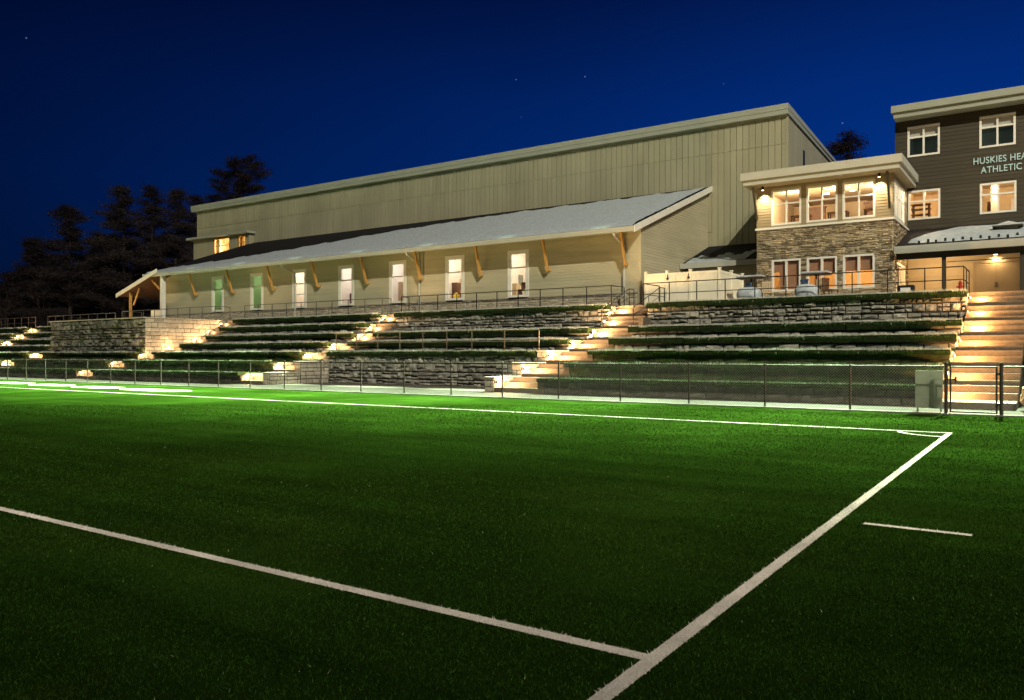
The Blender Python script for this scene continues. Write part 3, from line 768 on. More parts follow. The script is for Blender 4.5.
for i, (a0,a1,z0,z1) in enumerate(wins):
    dim = i in (5,6)
    gl = M['gglass'] if dim else M['glass']
    cs_ = MB(); cs_.box(a0-.14,a0-.032,WY-.055,WY-.001,z0-.12,z1+.14); cs_.box(a1+.032,a1+.14,WY-.055,WY-.001,z0-.12,z1+.14); cs_.box(a0-.032,a1+.032,WY-.054,WY-.001,z1+.032,z1+.14); cs_.box(a0-.032,a1+.032,WY-.09,WY-.001,z0-.12,z0-.032); part('window_casing', cs_, M['trimw'], LB)
    window(LB, 'y', WY, -1, a0, a1, z0, z1, hz=(z1-.92,) if i != 4 else (z1-.92,z1-1.7), fw=.10, glass=gl, bar=.07, mtl=M['trimw'], label='dim green window' if dim else None)
    rm = M['indark'] if dim else M['inwall']
    cc = (a0+a1)/2
    en = {0:270,1:250,2:170,3:190,4:250,5:130,6:130}[i]; col = (1,.87,.72) if i in (0,1,4) else ((.96,.88,.86) if i in (2,3) else (.88,1,.70))
    room(LB, cc-2.3, cc+2.3, WY+.225, WY+4.2, 4.6, 8.3, rm, M['infloor'] if not dim else None, en, col, (cc-.4, WY+2.2, 7.9), .25)
    if not dim:
        b = MB(); b.box(cc-2.28,cc-1.86,WY+2.55,WY+3.0,4.62,6.1+.3*(i%3)); b.box(cc-2.28,cc-1.95,WY+3.05,WY+3.4,4.62,5.7); part('interior_cabinet', b, M['furn'] if i % 2 else M['warmpan'], LB)
        b = MB(); b.box(cc-2.29,cc-2.26,WY+3.45,WY+3.95,6.05,6.75); part('wall_picture', b, M['warmpan'] if i % 2 else M['dboard'], LB)
        b = MB(); b.box(cc-1.95,cc-1.05,WY+4.14,WY+4.19,4.62,6.7); part('interior_door', b, M['doorm'], LB)
    if i in (0,3):
        b = MB(); x = cc+.32 if i == 0 else cc-.02; b.tube((x,WY+.9,7.42),(x,WY+.9,7.30),.12,.17,n=14); b.tube((x,WY+.9,7.42),(x,WY+.9,8.29),.012)
        t = solo('pendant_lamp', b, M['lamp_c'], 'bright pendant lamp hanging behind the %s window' % ('tall end-most bright' if i == 0 else 'bluish'), 'lamp', (x,WY+.9,7.3), 'lamps inside the low building')
    if i == 2:
        b = MB(); b.tube((cc+.2,WY+.7,6.62),(cc+.2,WY+.7,6.5),.10,.14,n=14); b.tube((cc+.2,WY+.7,6.62),(cc+.2,WY+.7,8.29),.012)
        solo('pendant_lamp', b, M['lamp_c'], 'low pendant lamp glowing behind the window above the rail return', 'lamp', (cc+.2,WY+.7,6.5), 'lamps inside the low building')
def ball(name, r, loc, m, label, cat):
    bm = bmesh.new(); bmesh.ops.create_uvsphere(bm, u_segments=20, v_segments=12, radius=r); me = bpy.data.meshes.new(name); bm.to_mesh(me); bm.free(); me.materials.append(m)
    for p in me.polygons: p.use_smooth = True
    o = bpy.data.objects.new(name, me); COL.objects.link(o); o.location = loc; tag(o, label, cat)
ball('exercise_ball', .33, (-26.28,WY+.75,5.36+.0), M['ygreen'], 'lime green exercise ball inside the brightest tall window', 'ball')
ball('exercise_ball', .22, (-31.85,WY+.65,5.3), M['yellow'], 'small yellow exercise ball inside a tall window', 'ball')
for (cx, lab) in ((-26.95,'dark exercise bench behind the lime ball window'), (-31.35,'dark exercise bench beside the yellow ball'), (-36.4,'pale exercise bench behind the window above the rail return')):
    b = MB(); b.box(cx-.3,cx+.3,WY+.9,WY+1.3,5.45,5.55); b.box(cx-.26,cx-.2,WY+.95,WY+1.25,4.6,5.45); b.box(cx+.2,cx+.26,WY+.95,WY+1.25,4.6,5.45); b.box(cx-.3,cx+.3,WY+1.28,WY+1.36,5.55,6.0)
    solo('exercise_bench', b, M['furn'] if cx > -36 else M['bluecov'], lab, 'bench', (cx,WY+1.1,4.6), bev=.01)
# window sills shelf inside carries the balls
b = MB(); b.box(-45,-24,WY+.225,WY+1.4,4.95,5.03); part('window_shelf', b, M['inwall'], LB)
# roof
EX0, EX1 = -63.9, -18.35
rf = MB()
def rz(y): return EZ+(y-EY)*slope
rf.hexa([(EX0,EY,rz(EY)-.22),(EX1,EY,rz(EY)-.22),(EX1,RY,rz(RY)-.22),(EX0-.8,RY,rz(RY)-.22),(EX0,EY,rz(EY)),(EX1,EY,rz(EY)),(EX1,RY,rz(RY)),(EX0-.8,RY,rz(RY))])
roof = part('roof', rf, M['roofm'], LB)
# snow sheet on the roof
sn = MB(); nx, ny = 150, 26
def ytop(x): return float(np.interp(x, [-65,-57,-50,-42.6,-33,-18], [39.7,41.4,43.6,47.0,49.2,50.0])) + .22*math.sin(x*1.9)+.16*math.sin(x*4.3+1)+.12*math.sin(x*9.1)+random.uniform(-.10,.10)
ids = {}
for i in range(nx+1):
    x = EX0+.05+(EX1-EX0-.25)*i/nx
    for j in range(ny+1):
        y = EY+.10+(ytop(x)-EY-.10)*j/ny
        th = .09*min(1, min(j, ny-j)/2.0+.25)+.018*math.sin(x*2.3+y*3.1)*math.sin(y*2.2-x)+random.uniform(0,.012)
        if j in (0, ny): th = -.01
        ids[i,j] = len(sn.v); sn.v.append((x, y, rz(y)+th))
for i in range(nx):
    for j in range(ny): sn.f.append((ids[i,j], ids[i+1,j], ids[i+1,j+1], ids[i,j+1])); sn.m.append(0)
part('snow_cover', sn, M['snow'], roof, smooth=True, norm=False)
gt = MB(); gt.prism([(EY-.16,EZ-.28),(EY-.005,EZ-.28),(EY-.005,EZ-.02),(EY-.19,EZ-.02),(EY-.19,EZ-.10)], 'x', EX0-.05, EX1+.03)
part('gutter', gt, M['gutter'], LB)
rk = MB(); 
for xa in (EX1+.002,):
    rk.hexa([(xa,EY-.1,rz(EY-.1)-.30),(xa+.06,EY-.1,rz(EY-.1)-.30),(xa+.06,RY,rz(RY)-.30),(xa,RY,rz(RY)-.30),(xa,EY-.1,rz(EY-.1)+.06),(xa+.06,EY-.1,rz(EY-.1)+.06),(xa+.06,RY,rz(RY)+.06),(xa,RY,rz(RY)+.06)])
part('rake_board', rk, M['trimw'], LB)
sf = MB(); sf.quad((EX0,EY,rz(EY)-.225),(EX1,EY,rz(EY)-.225),(EX1,WY+.2,rz(WY+.2)-.225),(EX0,WY+.2,rz(WY+.2)-.225)); part('soffit', sf, M['soffit'], LB, norm=False)
# timber braces
for i in range(9):
    x = -24.35-4.85*i if i < 8 else 0
    if i == 8: x = -19.35
    b = MB(); w = .06
    P0 = Vector((x,WY-.33,6.42)); P1 = Vector((x,EY+.40,8.20)); d = (P1-P0).normalized(); up = Vector((1,0,0)).cross(d)
    pts = []
    for c in (P0, P1):
        for (sx, su) in ((-1,-1),(1,-1),(1,1),(-1,1)): pts.append(c+Vector((sx*w,0,0))+up*su*.085)
    b.hexa(pts); b.box(x-w*.8, x+w*.8, WY-.30, WY-.03, 6.40, 6.54)
    part('timber_brace', b, M['wood'], LB)
# downspouts
for x in (-19.55, -36.4+2.05, -46.05-.35+.0):
    d = MB(); d.path([(x,EY-.1,8.12),(x,EY-.02,7.95),(x,WY-.10,7.55),(x,WY-.10,ZT)], .08, n=8)
    part('downspout', d, M['gutter'], LB, norm=False)
    d = MB(); d.box(x-.14,x+.14,WY-.30,WY-.105,ZT,ZT+.75); part('downspout_boot', d, M['veneer'], LB, bev=.03)

# ------------------------------------------------------------------ porch at the far end
PB = thing('end_porch', 'open timber porch with a sloping roof at the far end of the low wing', 'porch', (-65,39,ZT))
r_ = MB(); pz = lambda x: 8.42 + (x+62.2)*.30
r_.hexa([(-67.6,38.4,pz(-67.6)-.2),(-62.2,38.4,pz(-62.2)-.2),(-62.2,48,pz(-62.2)-.2),(-67.6,48,pz(-67.6)-.2),(-67.6,38.4,pz(-67.6)),(-62.2,38.4,pz(-62.2)),(-62.2,48,pz(-62.2)),(-67.6,48,pz(-67.6))])
part('roof', r_, M['furn'], PB)
r_ = MB(); r_.hexa([(-67.7,38.3,pz(-67.7)-.26),(-61.6,38.3,pz(-61.6)-.26),(-61.6,38.395,pz(-61.6)-.26),(-67.7,38.395,pz(-67.7)-.26),(-67.7,38.3,pz(-67.7)+.06),(-61.6,38.3,pz(-61.6)+.06),(-61.6,38.395,pz(-61.6)+.06),(-67.7,38.395,pz(-67.7)+.06)])
part('fascia', r_, M['trimw'], PB)
r_ = MB(); r_.hexa([(-67.6,38.4,pz(-67.6)+.002),(-62.3,38.4,pz(-62.3)+.002),(-62.3,48,pz(-62.3)+.002),(-67.6,48,pz(-67.6)+.002),(-67.6,38.4,pz(-67.6)+.09),(-62.3,38.4,pz(-62.3)+.09),(-62.3,48,pz(-62.3)+.09),(-67.6,48,pz(-67.6)+.09)])
part('snow_cover', r_, M['snow'], PB)
for x, w, m in ((-61.6,.16,'trimw'), (-66.3,.09,'wood')):
    b = MB(); b.box(x-w,x+w,38.75,38.75+2*w,ZT,pz(x)-.25); part('column', b, M[m], PB, bev=.01)
for x, xt in ((-66.1,-65.2), (-62.2,-63.3), (-64.0,-64.9)):
    b = MB(); b.tube((x,39.0 if x != -64.0 else 44,pz(x)-1.4),(xt,39.0 if x != -64.0 else 44,pz(xt)-.25),.08,n=6); part('timber_brace', b, M['wood'], PB)
b = MB(); b.box(-68,-63.3,46.0,46.2,ZT,8.2); part('back_wall', b, M['siding'], PB)
b = MB(); lap(b, 'y', 46.0, -1, -68, -63.3, ZT, 8.2, []); part('lap_siding', b, M['siding'], PB)
b = MB(); b.box(-63.3,-61.9,38.9,38.98,ZT,ZT+1.25); 
for i in range(6): b.box(-63.28+i*.235,-63.09+i*.235,38.875,38.899,ZT+.05,ZT+1.2)
solo('porch_screen', b, M['vinyl'], 'cream vinyl panel standing under the porch roof', 'fence panel', (-62.6,38.9,ZT))
b = MB(); b.box(-65.0,-64.2,37.6,38.0,ZT,ZT+.42); b.box(-65.05,-64.15,37.55,38.05,ZT+.42,ZT+.50)
solo('storage_crate', b, M['trimw'], 'small white storage crate by the porch post', 'crate', (-64.6,37.8,ZT), bev=.02)

# ------------------------------------------------------------------ main gym building
GB = thing('gym_building', 'tall khaki gym hall with vertical siding and a flat roof', 'building', (-43,RY,ZT))
GX0, GX1 = -73.4, -13.5; GZ = 16.3; GBK = 74.0
mb = MB(); holes_wall(mb, 'y', RY, .3, GX0, GX1, ZT, GZ, [(-69.8,-67.4,11.0,13.15),(-66.0,-64.9,11.3,13.15)])
for xa in (GX1-.3, GX0): mb.prism([(RY+.301,ZT),(GBK,ZT),(GBK,GZ-1.5),(RY+.301,GZ-.02)], 'x', xa, xa+.3)
mb.box(GX0+.301,GX1-.301,GBK-.3,GBK,ZT,GZ-1.6)
part('wall', mb, M['panel'], GB)
mb = MB()
bay = (-73.5,-65.4)
for row, (za, zb) in enumerate(((ZT,14.55),(14.57,GZ))):
    x = GX0
    while x < GX1-.02:
        w = .405; x2 = min(GX1, x+w)
        if not (row == 0 and x < -64.3): mb.box(x+.018, x2-.018, RY-.045, RY-.001, za if x > -18.4 or row else 9.5, zb)
        x = x2
part('vertical_siding', mb, M['panel'], GB)
mb = MB(); y = RY+.03
while y < GBK-.5:
    w = random.choice((.42,.6)); mb.box(GX1+.001, GX1+.03, y+.015, y+w-.015, ZT, GZ-.12-(y+w-RY)*.0605); y += w
part('side_siding', mb, M['panel'], GB)
b = MB(); b.box(GX1-.08,GX1+.05,RY-.06,RY+.03,ZT,GZ); b.box(GX0-.05,GX0+.08,RY-.06,RY+.03,ZT,GZ); part('corner_board', b, M['panel'], GB)
b = MB()
y0 = RY-.42
GD = 1.7
for (xa,xb,ya,za,zb) in ((GX0-.6,GX1+.12,y0+.03,16.30,16.58),(GX0-.62,GX1+.14,y0,16.582,16.93)):
    b.hexa([(xa,ya,za),(xb,ya,za),(xb,GBK+.5,za-GD+.3),(xa,GBK+.5,za-GD+.3),(xa,ya,zb),(xb,ya,zb),(xb,GBK+.5,zb-GD),(xa,GBK+.5,zb-GD)])
part('roof', b, M['fascia'], GB)
sv = MB(); sv.box(GX1-.02,GX1+.032,53.8,54.3,13.6,14.9); part('louvre_vent', sv, M['black'], GB)
# bay with lit grid windows
BY = RY-.55
BW = [(-69.8,-67.4,11.0,13.15),(-66.0,-64.9,11.3,13.15)]
mb = MB(); holes_wall(mb, 'y', BY, .12, -73.3, -64.4, 9.2, 13.28, BW)
mb.box(-64.52,-64.4,BY+.121,RY-.03,9.2,13.28)
bayo = part('window_bay', mb, M['panel'], GB)
for (xa, xb) in ((-73.28,-70.05),(-67.2,-66.3)):
    b = MB(); n = int((xb-xa)/.27)
    for i in range(n): b.box(xa+(xb-xa)*i/n+(.012 if i else 0), xa+(xb-xa)*(i+1)/n, BY-.03, BY-.001, 9.2, 13.25)
    part('bay_cladding', b, M['panel'], bayo)
b = MB(); b.box(-73.9,-64.1,BY-.5,RY-.02,13.29,13.50); part('bay_roof', b, M['fascia'], bayo)
for (a0,a1,z0,z1), nv in zip(BW, (2,1)):
    window(GB, 'y', BY, -1, a0, a1, z0, z1, vx=[a0+(a1-a0)*(i+1)/(nv+1) for i in range(nv)], hz=[z0+(z1-z0)*(i+1)/3 for i in range(2)], fw=.07, bar=.045, mtl=M['wood'])
room(GB, -73.0, -64.6, RY+.31, RY+3, 9.3, 13.4, M['inwarm'], None, 2600, (1,.78,.46), (-67.5,RY+1.6,12.8), .3)

# small link roof between the wings
LK = thing('link_building', 'low link with a dark shed roof between the beige wing and the stone-clad building', 'building', (-15.9,48,ZT))
b = MB(); b.hexa([(-18.5,45.6,6.75),(-13.35,45.6,6.75),(-13.35,50.2,8.3),(-18.5,50.2,8.3),(-18.5,45.6,6.98),(-13.35,45.6,6.98),(-13.35,50.2,8.55),(-18.5,50.2,8.55)]); rr = part('roof', b, M['roofm'], LK)
b = MB(); b.box(-18.55,-13.33,45.45,45.595,6.68,6.99); part('gutter', b, M['gutter'], LK)
b = MB(); 
n = 12
for i in range(n):
    xa = -18.3+3.6*i/n; xb = -18.3+3.6*(i+1)/n; ya = 45.7; yb = 46.9+.5*math.sin(i*1.3)+i*.06
    z_ = lambda y: 6.98+(y-45.6)*.3413
    b.hexa([(xa,ya,z_(ya)),(xb,ya,z_(ya)),(xb,yb,z_(yb)),(xa,yb,z_(yb)),(xa,ya,z_(ya)+.04),(xb,ya,z_(ya)+.04),(xb,yb,z_(yb)+.04),(xa,yb,z_(yb)+.04)])
part('snow_cover', b, M['snow'], rr)
b = MB(); b.box(-18.4,-13.4,46.4,46.6,ZT,6.75); part('wall', b, M['siding'], LK)

# ------------------------------------------------------------------ stone-clad building (with upper glazed room)
CX0, CX1, CY0, CY1 = -13.3, -6.54, 43.4, 48.0; CZS = 8.34; CZT = 10.55
CB = thing('stone_clad_building', 'two storey stone-clad block with three lit upper window bays and a white overhanging roof', 'building', (-9.9,CY0,ZT))
WX = [(-12.48,-10.98),(-10.66,-9.17),(-8.87,-7.38)]
lowh = [(a+.02,b-.02,4.92,6.58) for a,b in WX]; uph = [(a,b,8.48,10.30) for a,b in WX]
sideh = [(43.75,44.55,8.48,10.25),(44.75,45.75,8.48,10.25),(45.95,46.85,8.48,10.25)]; sidel = [(44.3,47.2,4.15,6.2)]
mb = MB(); holes_wall(mb, 'y', CY0, .25, CX0, CX1, ZT-.1, CZT, lowh+uph)
holes_wall(mb, 'x', CX1-.25, .25, CY0+.251, CY1, ZT-.1, CZT, sideh+sidel)
mb.box(CX0,CX0+.25,CY0+.251,RY-.05,ZT-.1,CZT)
part('wall', mb, M['siding'], CB)
mb = MB()
def stone_holes(mb, p0, t, nrm, length, z0, z1, holes, rows, lens, prot):
    z = z0
    while z < z1-.02:
        h = random.uniform(*rows); h = min(h, z1-z)
        cuts = [(h_[0]-.03, h_[1]+.03) for h_ in holes if h_[2]-.03 < z+h-.01 and h_[3]+.03 > z+.01]
        for a, b in intervals(0, length, cuts):
            q = Vector(p0)+Vector(t)*a
            stone_face(mb, q, t, nrm, b-a, z, z+h, (h,h), lens, prot, .006, 0, .008)
        z += h
stone_holes(mb, (CX0,CY0,0), (1,0,0), (0,-1,0), CX1-CX0, ZT-.05, CZS-.1, [(a-CX0,b-CX0,c,d) for a,b,c,d in lowh], (.06,.14), (.16,.5), (.015,.11))
stone_holes(mb, (CX1,CY0,0), (0,1,0), (1,0,0), CY1-CY0, ZT-.05, CZS-.1, [(a-CY0,b-CY0,c,d) for a,b,c,d in sidel], (.06,.14), (.16,.5), (.015,.11))
part('ledgestone_cladding', mb, M['ledge'], CB, norm=True)
mb = MB(); lap(mb, 'y', CY0, -1, CX0, CX1, CZS, CZT, uph, .15); lap(mb, 'x', CX1, 1, CY0, CY1, CZS, CZT, sideh, .15); part('lap_siding', mb, M['siding_shaded'], CB)
b = MB(); b.box(CX0-.06,CX1+.11,CY0-.11,CY0-.001,CZS-.1,CZS); b.box(CX1+.001,CX1+.11,CY0,CY1,CZS-.1,CZS); part('sill_band', b, M['trimw'], CB)
for (a0,a1,z0,z1) in uph: window(CB, 'y', CY0, -1, a0, a1, z0, z1, vx=((a0+a1)/2,), hz=(z1-.72,), fw=.07, bar=.07)
for i, (a0,a1,z0,z1) in enumerate(lowh):
    mid = (a0+a1)/2; zb = (4.95, 5.75, 5.80)[i]
    bl = [(a0+.05, mid-.05, zb if i else 5.0), (mid+.05, a1-.05, zb)]
    if i == 0: bl = [(a0+.35, mid-.05, 4.95), (mid+.05, a1-.05, 4.95), (a0+.05, a0+.349, 5.95)]
    window(CB, 'y', CY0, -1, a0, a1, z0, z1, vx=(mid,), fw=.07, bar=.11, blind=bl)
for (a0,a1,z0,z1) in sideh: window(CB, 'x', CX1, 1, a0, a1, z0, z1, vx=((a0+a1)/2,), hz=(z1-.72,), fw=.07, bar=.06)
for (a0,a1,z0,z1) in sidel: window(CB, 'x', CX1, 1, a0, a1, z0, z1, vx=(a0+.95,a0+1.95), fw=.09, bar=.09, mtl=M['trimw'], label='tall lit entrance glazing')
room(CB, CX0+.26, CX1-.26, CY0+.26, CY1+2.0, 8.36, 10.5, M['inwarm'], M['infloor'], 0, open_side='xy')
room(CB, CX0+.26, CX1-.26, CY0+.26, CY1-.2, 4.1, 8.0, M['inwarm'], M['infloor'], 300, (1,.60,.24), (-9.0,CY0+2.2,7.2), .3, open_side='xy')
for i, x in enumerate((-11.9,-9.6,-7.6)): lamp('POINT', 'ceiling_lamp', (x, CY0+1.6+.3*i, 10.1), 210, (1,.80,.52), size=.12)
for (x, y) in ((-11.2,44.6),(-9.9,44.4),(-8.2,44.5),(-7.3,45.6),(-9.0,46.4),(-10.4,46.6)):
    b = MB(); b.tube((x,y,10.495),(x,y,10.46),.16,n=16); part('ceiling_light', b, M['lamp_c'], CB, norm=False)
b = MB()
for i in range(9): b.box(-11.6+i*.5,-11.35+i*.5,46.3,46.34,9.15,9.25+.12*((i*7)%3))
for x in (-11.3,-9.4,-7.6):
    f = MB(); f.box(x-.5,x+.5,44.5,45.1,9.02,9.08); 
    for sx in (-.45,.45): f.box(x+sx-.03,x+sx+.03,44.55,44.61,8.36,9.02); f.box(x+sx-.03,x+sx+.03,45.0,45.06,8.36,9.02)
    solo('lounge_table', f, M['furn'], {-11.3:'dark table inside the upper bay beside the white fence side',-9.4:'dark table inside the middle upper bay',-7.6:'dark table inside the upper bay at the corner light'}[x], 'table', (x,44.8,8.36), 'tables inside the upper lounge')
for x in (-11.6,-8.6):
    f = MB(); f.box(x,x+.9,47.6,47.75,8.4,9.9); f.box(x-.05,x+.95,47.55,47.8,9.9,9.98); solo('bookcase', f, M['furn'], 'dark cabinet at the back of the upper lounge %s' % ('by the white fence side' if x < -10 else 'by the corner light'), 'cabinet', (x+.45,47.7,8.36))
f = MB(); f.box(-9.6,-8.2,44.6,45.3,4.80,4.86); f.box(-9.5,-9.4,44.7,45.2,4.1,4.8); f.box(-8.4,-8.3,44.7,45.2,4.1,4.8); solo('desk', f, M['furn'], 'dark desk inside the lower middle window', 'desk', (-8.9,45,4.1))
b = MB()
rx0, rx1, ry0, ry1 = -13.85, -5.98, 42.3, 48.0-.02
b.box(rx0+.12,rx1-.12,ry0+.12,ry1,10.56,10.82); b.box(rx0,rx1,ry0,ry1-.001,10.822,11.22); b.box(rx0,-7.25,ry1,50.2,10.62,11.218)  # last box: unseen rear extension added to shade the gym wall
b.prism([(43.2,11.222),(50.18,11.222),(50.18,12.38)], 'x', rx0+.02, -7.3)  # unseen wedge added below the sight line to lengthen that shadow
part('roof', b, M['roofw'], CB)
b = MB(); b.quad((rx0+.14,ry0+.14,10.553),(rx1-.14,ry0+.14,10.553),(rx1-.14,ry1,10.553),(rx0+.14,ry1,10.553)); part('soffit', b, M['soffit'], CB, norm=False)
for x in (CX0+.02, CX1-.15):
    b = MB(); P0 = Vector((x,CY0-.05,8.9)); P1 = Vector((x,ry0+.35,10.5))
    b.hexa([P0+Vector((-.05,0,-.1)),P0+Vector((.05,0,-.1)),P0+Vector((.05,.06,.1)),P0+Vector((-.05,.06,.1)),P1+Vector((-.05,-.06,0)),P1+Vector((.05,-.06,0)),P1+Vector((.05,.1,0)),P1+Vector((-.05,.1,0))]); part('roof_bracket', b, M['brown'], CB)
for x in (CX0+.42, CX1-.58):
    b = MB(); b.tube((x,CY0-.32,10.54),(x,CY0-.32,10.36),.07,n=12); f = part('downlight', b, M['dark'], CB, norm=False)
    e = MB(); e.tube((x,CY0-.32,10.358),(x,CY0-.32,10.335),.055,n=12); part('lens', e, M['lamp_w'], f, norm=False)
    lamp('SPOT', 'downlight_lamp', (x,CY0-.32,10.32), 480, (1,.76,.46), (0,.30,-1), .05, spot=R(95), blend=.7)

# ------------------------------------------------------------------ dark three-storey building
DX0, DX1, DY0 = -7.1, 26.0, 48.0
DB = thing('athletic_building', 'dark brown three storey building with wall lettering and white grid windows', 'building', (4,DY0,ZT))
DW = [(-6.48,-4.98,12.26,13.84),(-3.10,-1.56,12.26,13.84),(-6.45,-4.96,8.84,10.36),(-3.08,-1.53,8.84,10.36)]
DW += [(1.0+3.6*i,2.5+3.6*i,12.26,13.84) for i in range(4)] + [(1.0+3.6*i,2.5+3.6*i,8.78,10.32) for i in range(4)]
mb = MB(); holes_wall(mb, 'y', DY0, .3, DX0, DX1, ZT, 14.1, DW)
mb.box(DX0,DX0+.3,DY0+.301,64,ZT,14.24); mb.box(DX1-.3,DX1,DY0+.301,64,ZT,14.24); mb.box(DX0+.301,DX1-.301,63.7,64,ZT,14.24)
part('wall', mb, M['brown'], DB)
mb = MB(); lap(mb, 'y', DY0, -1, DX0+.1, DX1, 6.9, 14.2, DW, .2); part('lap_siding', mb, M['brown'], DB)
b = MB(); b.box(DX0-.03,DX0+.1,DY0-.035,DY0+.1,6.9,14.2); part('corner_board', b, M['brown'], DB)
for i, (a0,a1,z0,z1) in enumerate(DW):
    window(DB, 'y', DY0, -1, a0, a1, z0, z1, vx=((a0+a1)/2,), hz=(z1-.56,), fw=.07, bar=.09, blind=[(a0+.05,a1-.05,z1-.58)] if z0 > 11 else None, blm=M['blind2'])
b = MB(); b.box(DX0+.02,DX1+.4,DY0-.85,64.3,14.24,14.52); b.box(DX0-.08,DX1+.5,DY0-1.0,64.4,14.522,14.88); part('roof', b, M['fascia'], DB)
room(DB, DX0+.35, -3.9, DY0+.31, 52.5, 8.2, 10.9, M['inwarm'], M['infloor'], 230, (1,.74,.40), (-5.2,49.6,10.4), .15)
room(DB, -3.85, 0, DY0+.31, 52.5, 8.2, 10.9, M['inwarm'], M['infloor'], 170, (1,.78,.46), (-2.0,49.8,10.4), .15)
room(DB, DX0+.35, 0, DY0+.31, 52.5, 11.6, 14.1, M['indark'], None, 16, (.8,.9,1), (-4,50.5,13.6), .3)  # its dim lamp is added so the dark upper rooms show faintly
f = MB(); f.box(-6.4,-6.32,48.9,49.3,8.2,9.75); f.box(-5.62,-5.54,48.9,49.3,8.2,9.75)
for zz in (8.9,9.2,9.5,9.75): f.box(-6.45,-5.5,48.88,49.32,zz,zz+.05)
solo('bookcase', f, M['furn'], 'dark shelf unit inside the lit window next to the stone-clad building', 'shelf', (-6.0,49.1,8.2))
b = MB(); b.box(-2.75,-2.45,50.3,50.6,8.2,10.88); b.box(-1.9,-.9,52.35,52.44,9.3,10.2)
part('interior_column', b, M['inwall'], DB)
b = MB(); b.box(-2.35,-1.6,51.6,52.0,8.2,9.35); b.box(-2.95,-2.78,50.9,51.3,8.2,9.9); part('interior_cabinet', b, M['furn'], DB)
for x in (-5.6,-2.6,-1.7):
    b = MB(); b.box(x-.3,x+.3,49.4,49.7,10.84,10.88); part('ceiling_light', b, M['lamp_c'], DB)
# lettering
def text_mesh(txt, size, ext, loc, parent, name):
    c = bpy.data.curves.new('letters', 'FONT'); c.body = txt; c.size = size; c.extrude = ext; c.space_character = 1.06; c.offset = .004
    t = bpy.data.objects.new('letters', c); COL.objects.link(t)
    dg = bpy.context.evaluated_depsgraph_get(); me = bpy.data.meshes.new_from_object(t.evaluated_get(dg)); bpy.data.objects.remove(t)
    me.transform(Matrix.Diagonal((.81,1,1,1))); me.transform(Matrix.Rotation(R(90), 4, 'X')); me.materials.clear(); me.materials.append(M['sign'])
    o = bpy.data.objects.new(name, me); COL.objects.link(o); o.parent = parent; o.location = Vector(loc)-wloc(parent)
    return o
SG = thing('wall_sign', 'pale blue raised capitals HUSKIES HEA and ATHLETIC on the dark siding', 'sign', (-2,DY0-.06,11.0))
text_mesh('HUSKIES HEA', .47, .02, (-3.42,DY0-.06,11.42), SG, 'lettering')
text_mesh('ATHLETIC', .47, .02, (-3.06,DY0-.06,10.92), SG, 'lettering')

# entrance canopy
EC = thing('entrance_canopy', 'low snowy entrance roof on brown posts along the dark building', 'canopy', (2,43.2,ZT))
ex0, ex1 = -6.42, 22; ey = 43.25; ez = 6.84; cs = .302
b = MB(); b.hexa([(ex0,ey,ez-.2),(ex1,ey,ez-.2),(ex1,DY0-.05,ez-.2+cs*(DY0-.05-ey)),(ex0,DY0-.05,ez-.2+cs*(DY0-.05-ey)),(ex0,ey,ez),(ex1,ey,ez),(ex1,DY0-.05,ez+cs*(DY0-.05-ey)),(ex0,DY0-.05,ez+cs*(DY0-.05-ey))]); rr = part('roof', b, M['roofm'], EC)
b = MB(); b.prism([(ey-.18,ez-.36),(ey-.005,ez-.36),(ey-.005,ez-.01),(ey-.22,ez-.01),(ey-.22,ez-.12)], 'x', ex0-.02, ex1); part('gutter', b, M['gutter'], EC)
sn = MB(); ids = {}; nx, ny = 70, 14
for i in range(nx+1):
    x = -6.0+(14+6)*i/nx
    y0_ = ey+.42+.06*math.sin(x*5)+ (.35*max(0,1-(x+6)/2.2)); y1_ = DY0-.35 - (2.6*max(0,1-(x+6)/1.8))
    for j in range(ny+1):
        y = y0_+(y1_-y0_)*j/ny; th = .10*min(1, min(j, ny-j, i, nx-i)/2)+random.uniform(0,.02)+.02*math.sin(3*x+2*y)
        if j in (0,ny) or i in (0,nx): th = -.01
        ids[i,j] = len(sn.v); sn.v.append((x,y,ez+cs*(y-ey)+th))
for i in range(nx):
    for j in range(ny): sn.f.append((ids[i,j],ids[i+1,j],ids[i+1,j+1],ids[i,j+1])); sn.m.append(0)
part('snow_cover', sn, M['snow'], rr, smooth=True, norm=False)
x = -5.4
k = 0
while x < 8:
    for (yy, off) in ((ey+.30,0), (ey+.62,.37)):
        b = MB(); z_ = ez+cs*(yy-ey); b.box(x+off-.05,x+off+.05,yy-.03,yy+.03,z_,z_+.16); part('snow_guard', b, M['black'], rr)
    x += .74
b = MB(); b.box(ex0,ex1,ey+.25,ey+.40,ez-.62,ez-.24); part('eave_beam', b, M['brown'], EC)
for x in (-4.32,-1.14,3.0,7.2):
    b = MB(); b.box(x-.09,x+.09,ey+.24,ey+.42,ZT,ez-.625); part('post', b, M['brown'], EC, bev=.01)
# entry gable on the canopy
b = MB(); hx0, hx1, hy0, hy1 = -2.4, -1.15, 45.1, 47.6
b.box(hx0,hx1,hy0,hy1,7.70,7.76); part('vent_roof', b, M['brown'], EC)
b = MB(); ap = (-1.78,46.3,8.12); q = [(hx0-.02,hy0-.02,7.762),(hx1+.02,hy0-.02,7.762),(hx1+.02,hy1,7.762),(hx0-.02,hy1,7.762)]
for i in range(4): b.quad(q[i], q[(i+1)%4], ap)
b.quad(*q[::-1]); part('vent_snow', b, M['snow'], EC)
b = MB(); b.box(-2.2,-1.35,45.4,47.5,7.3,7.698); part('vent_wall', b, M['warmpan'], EC)
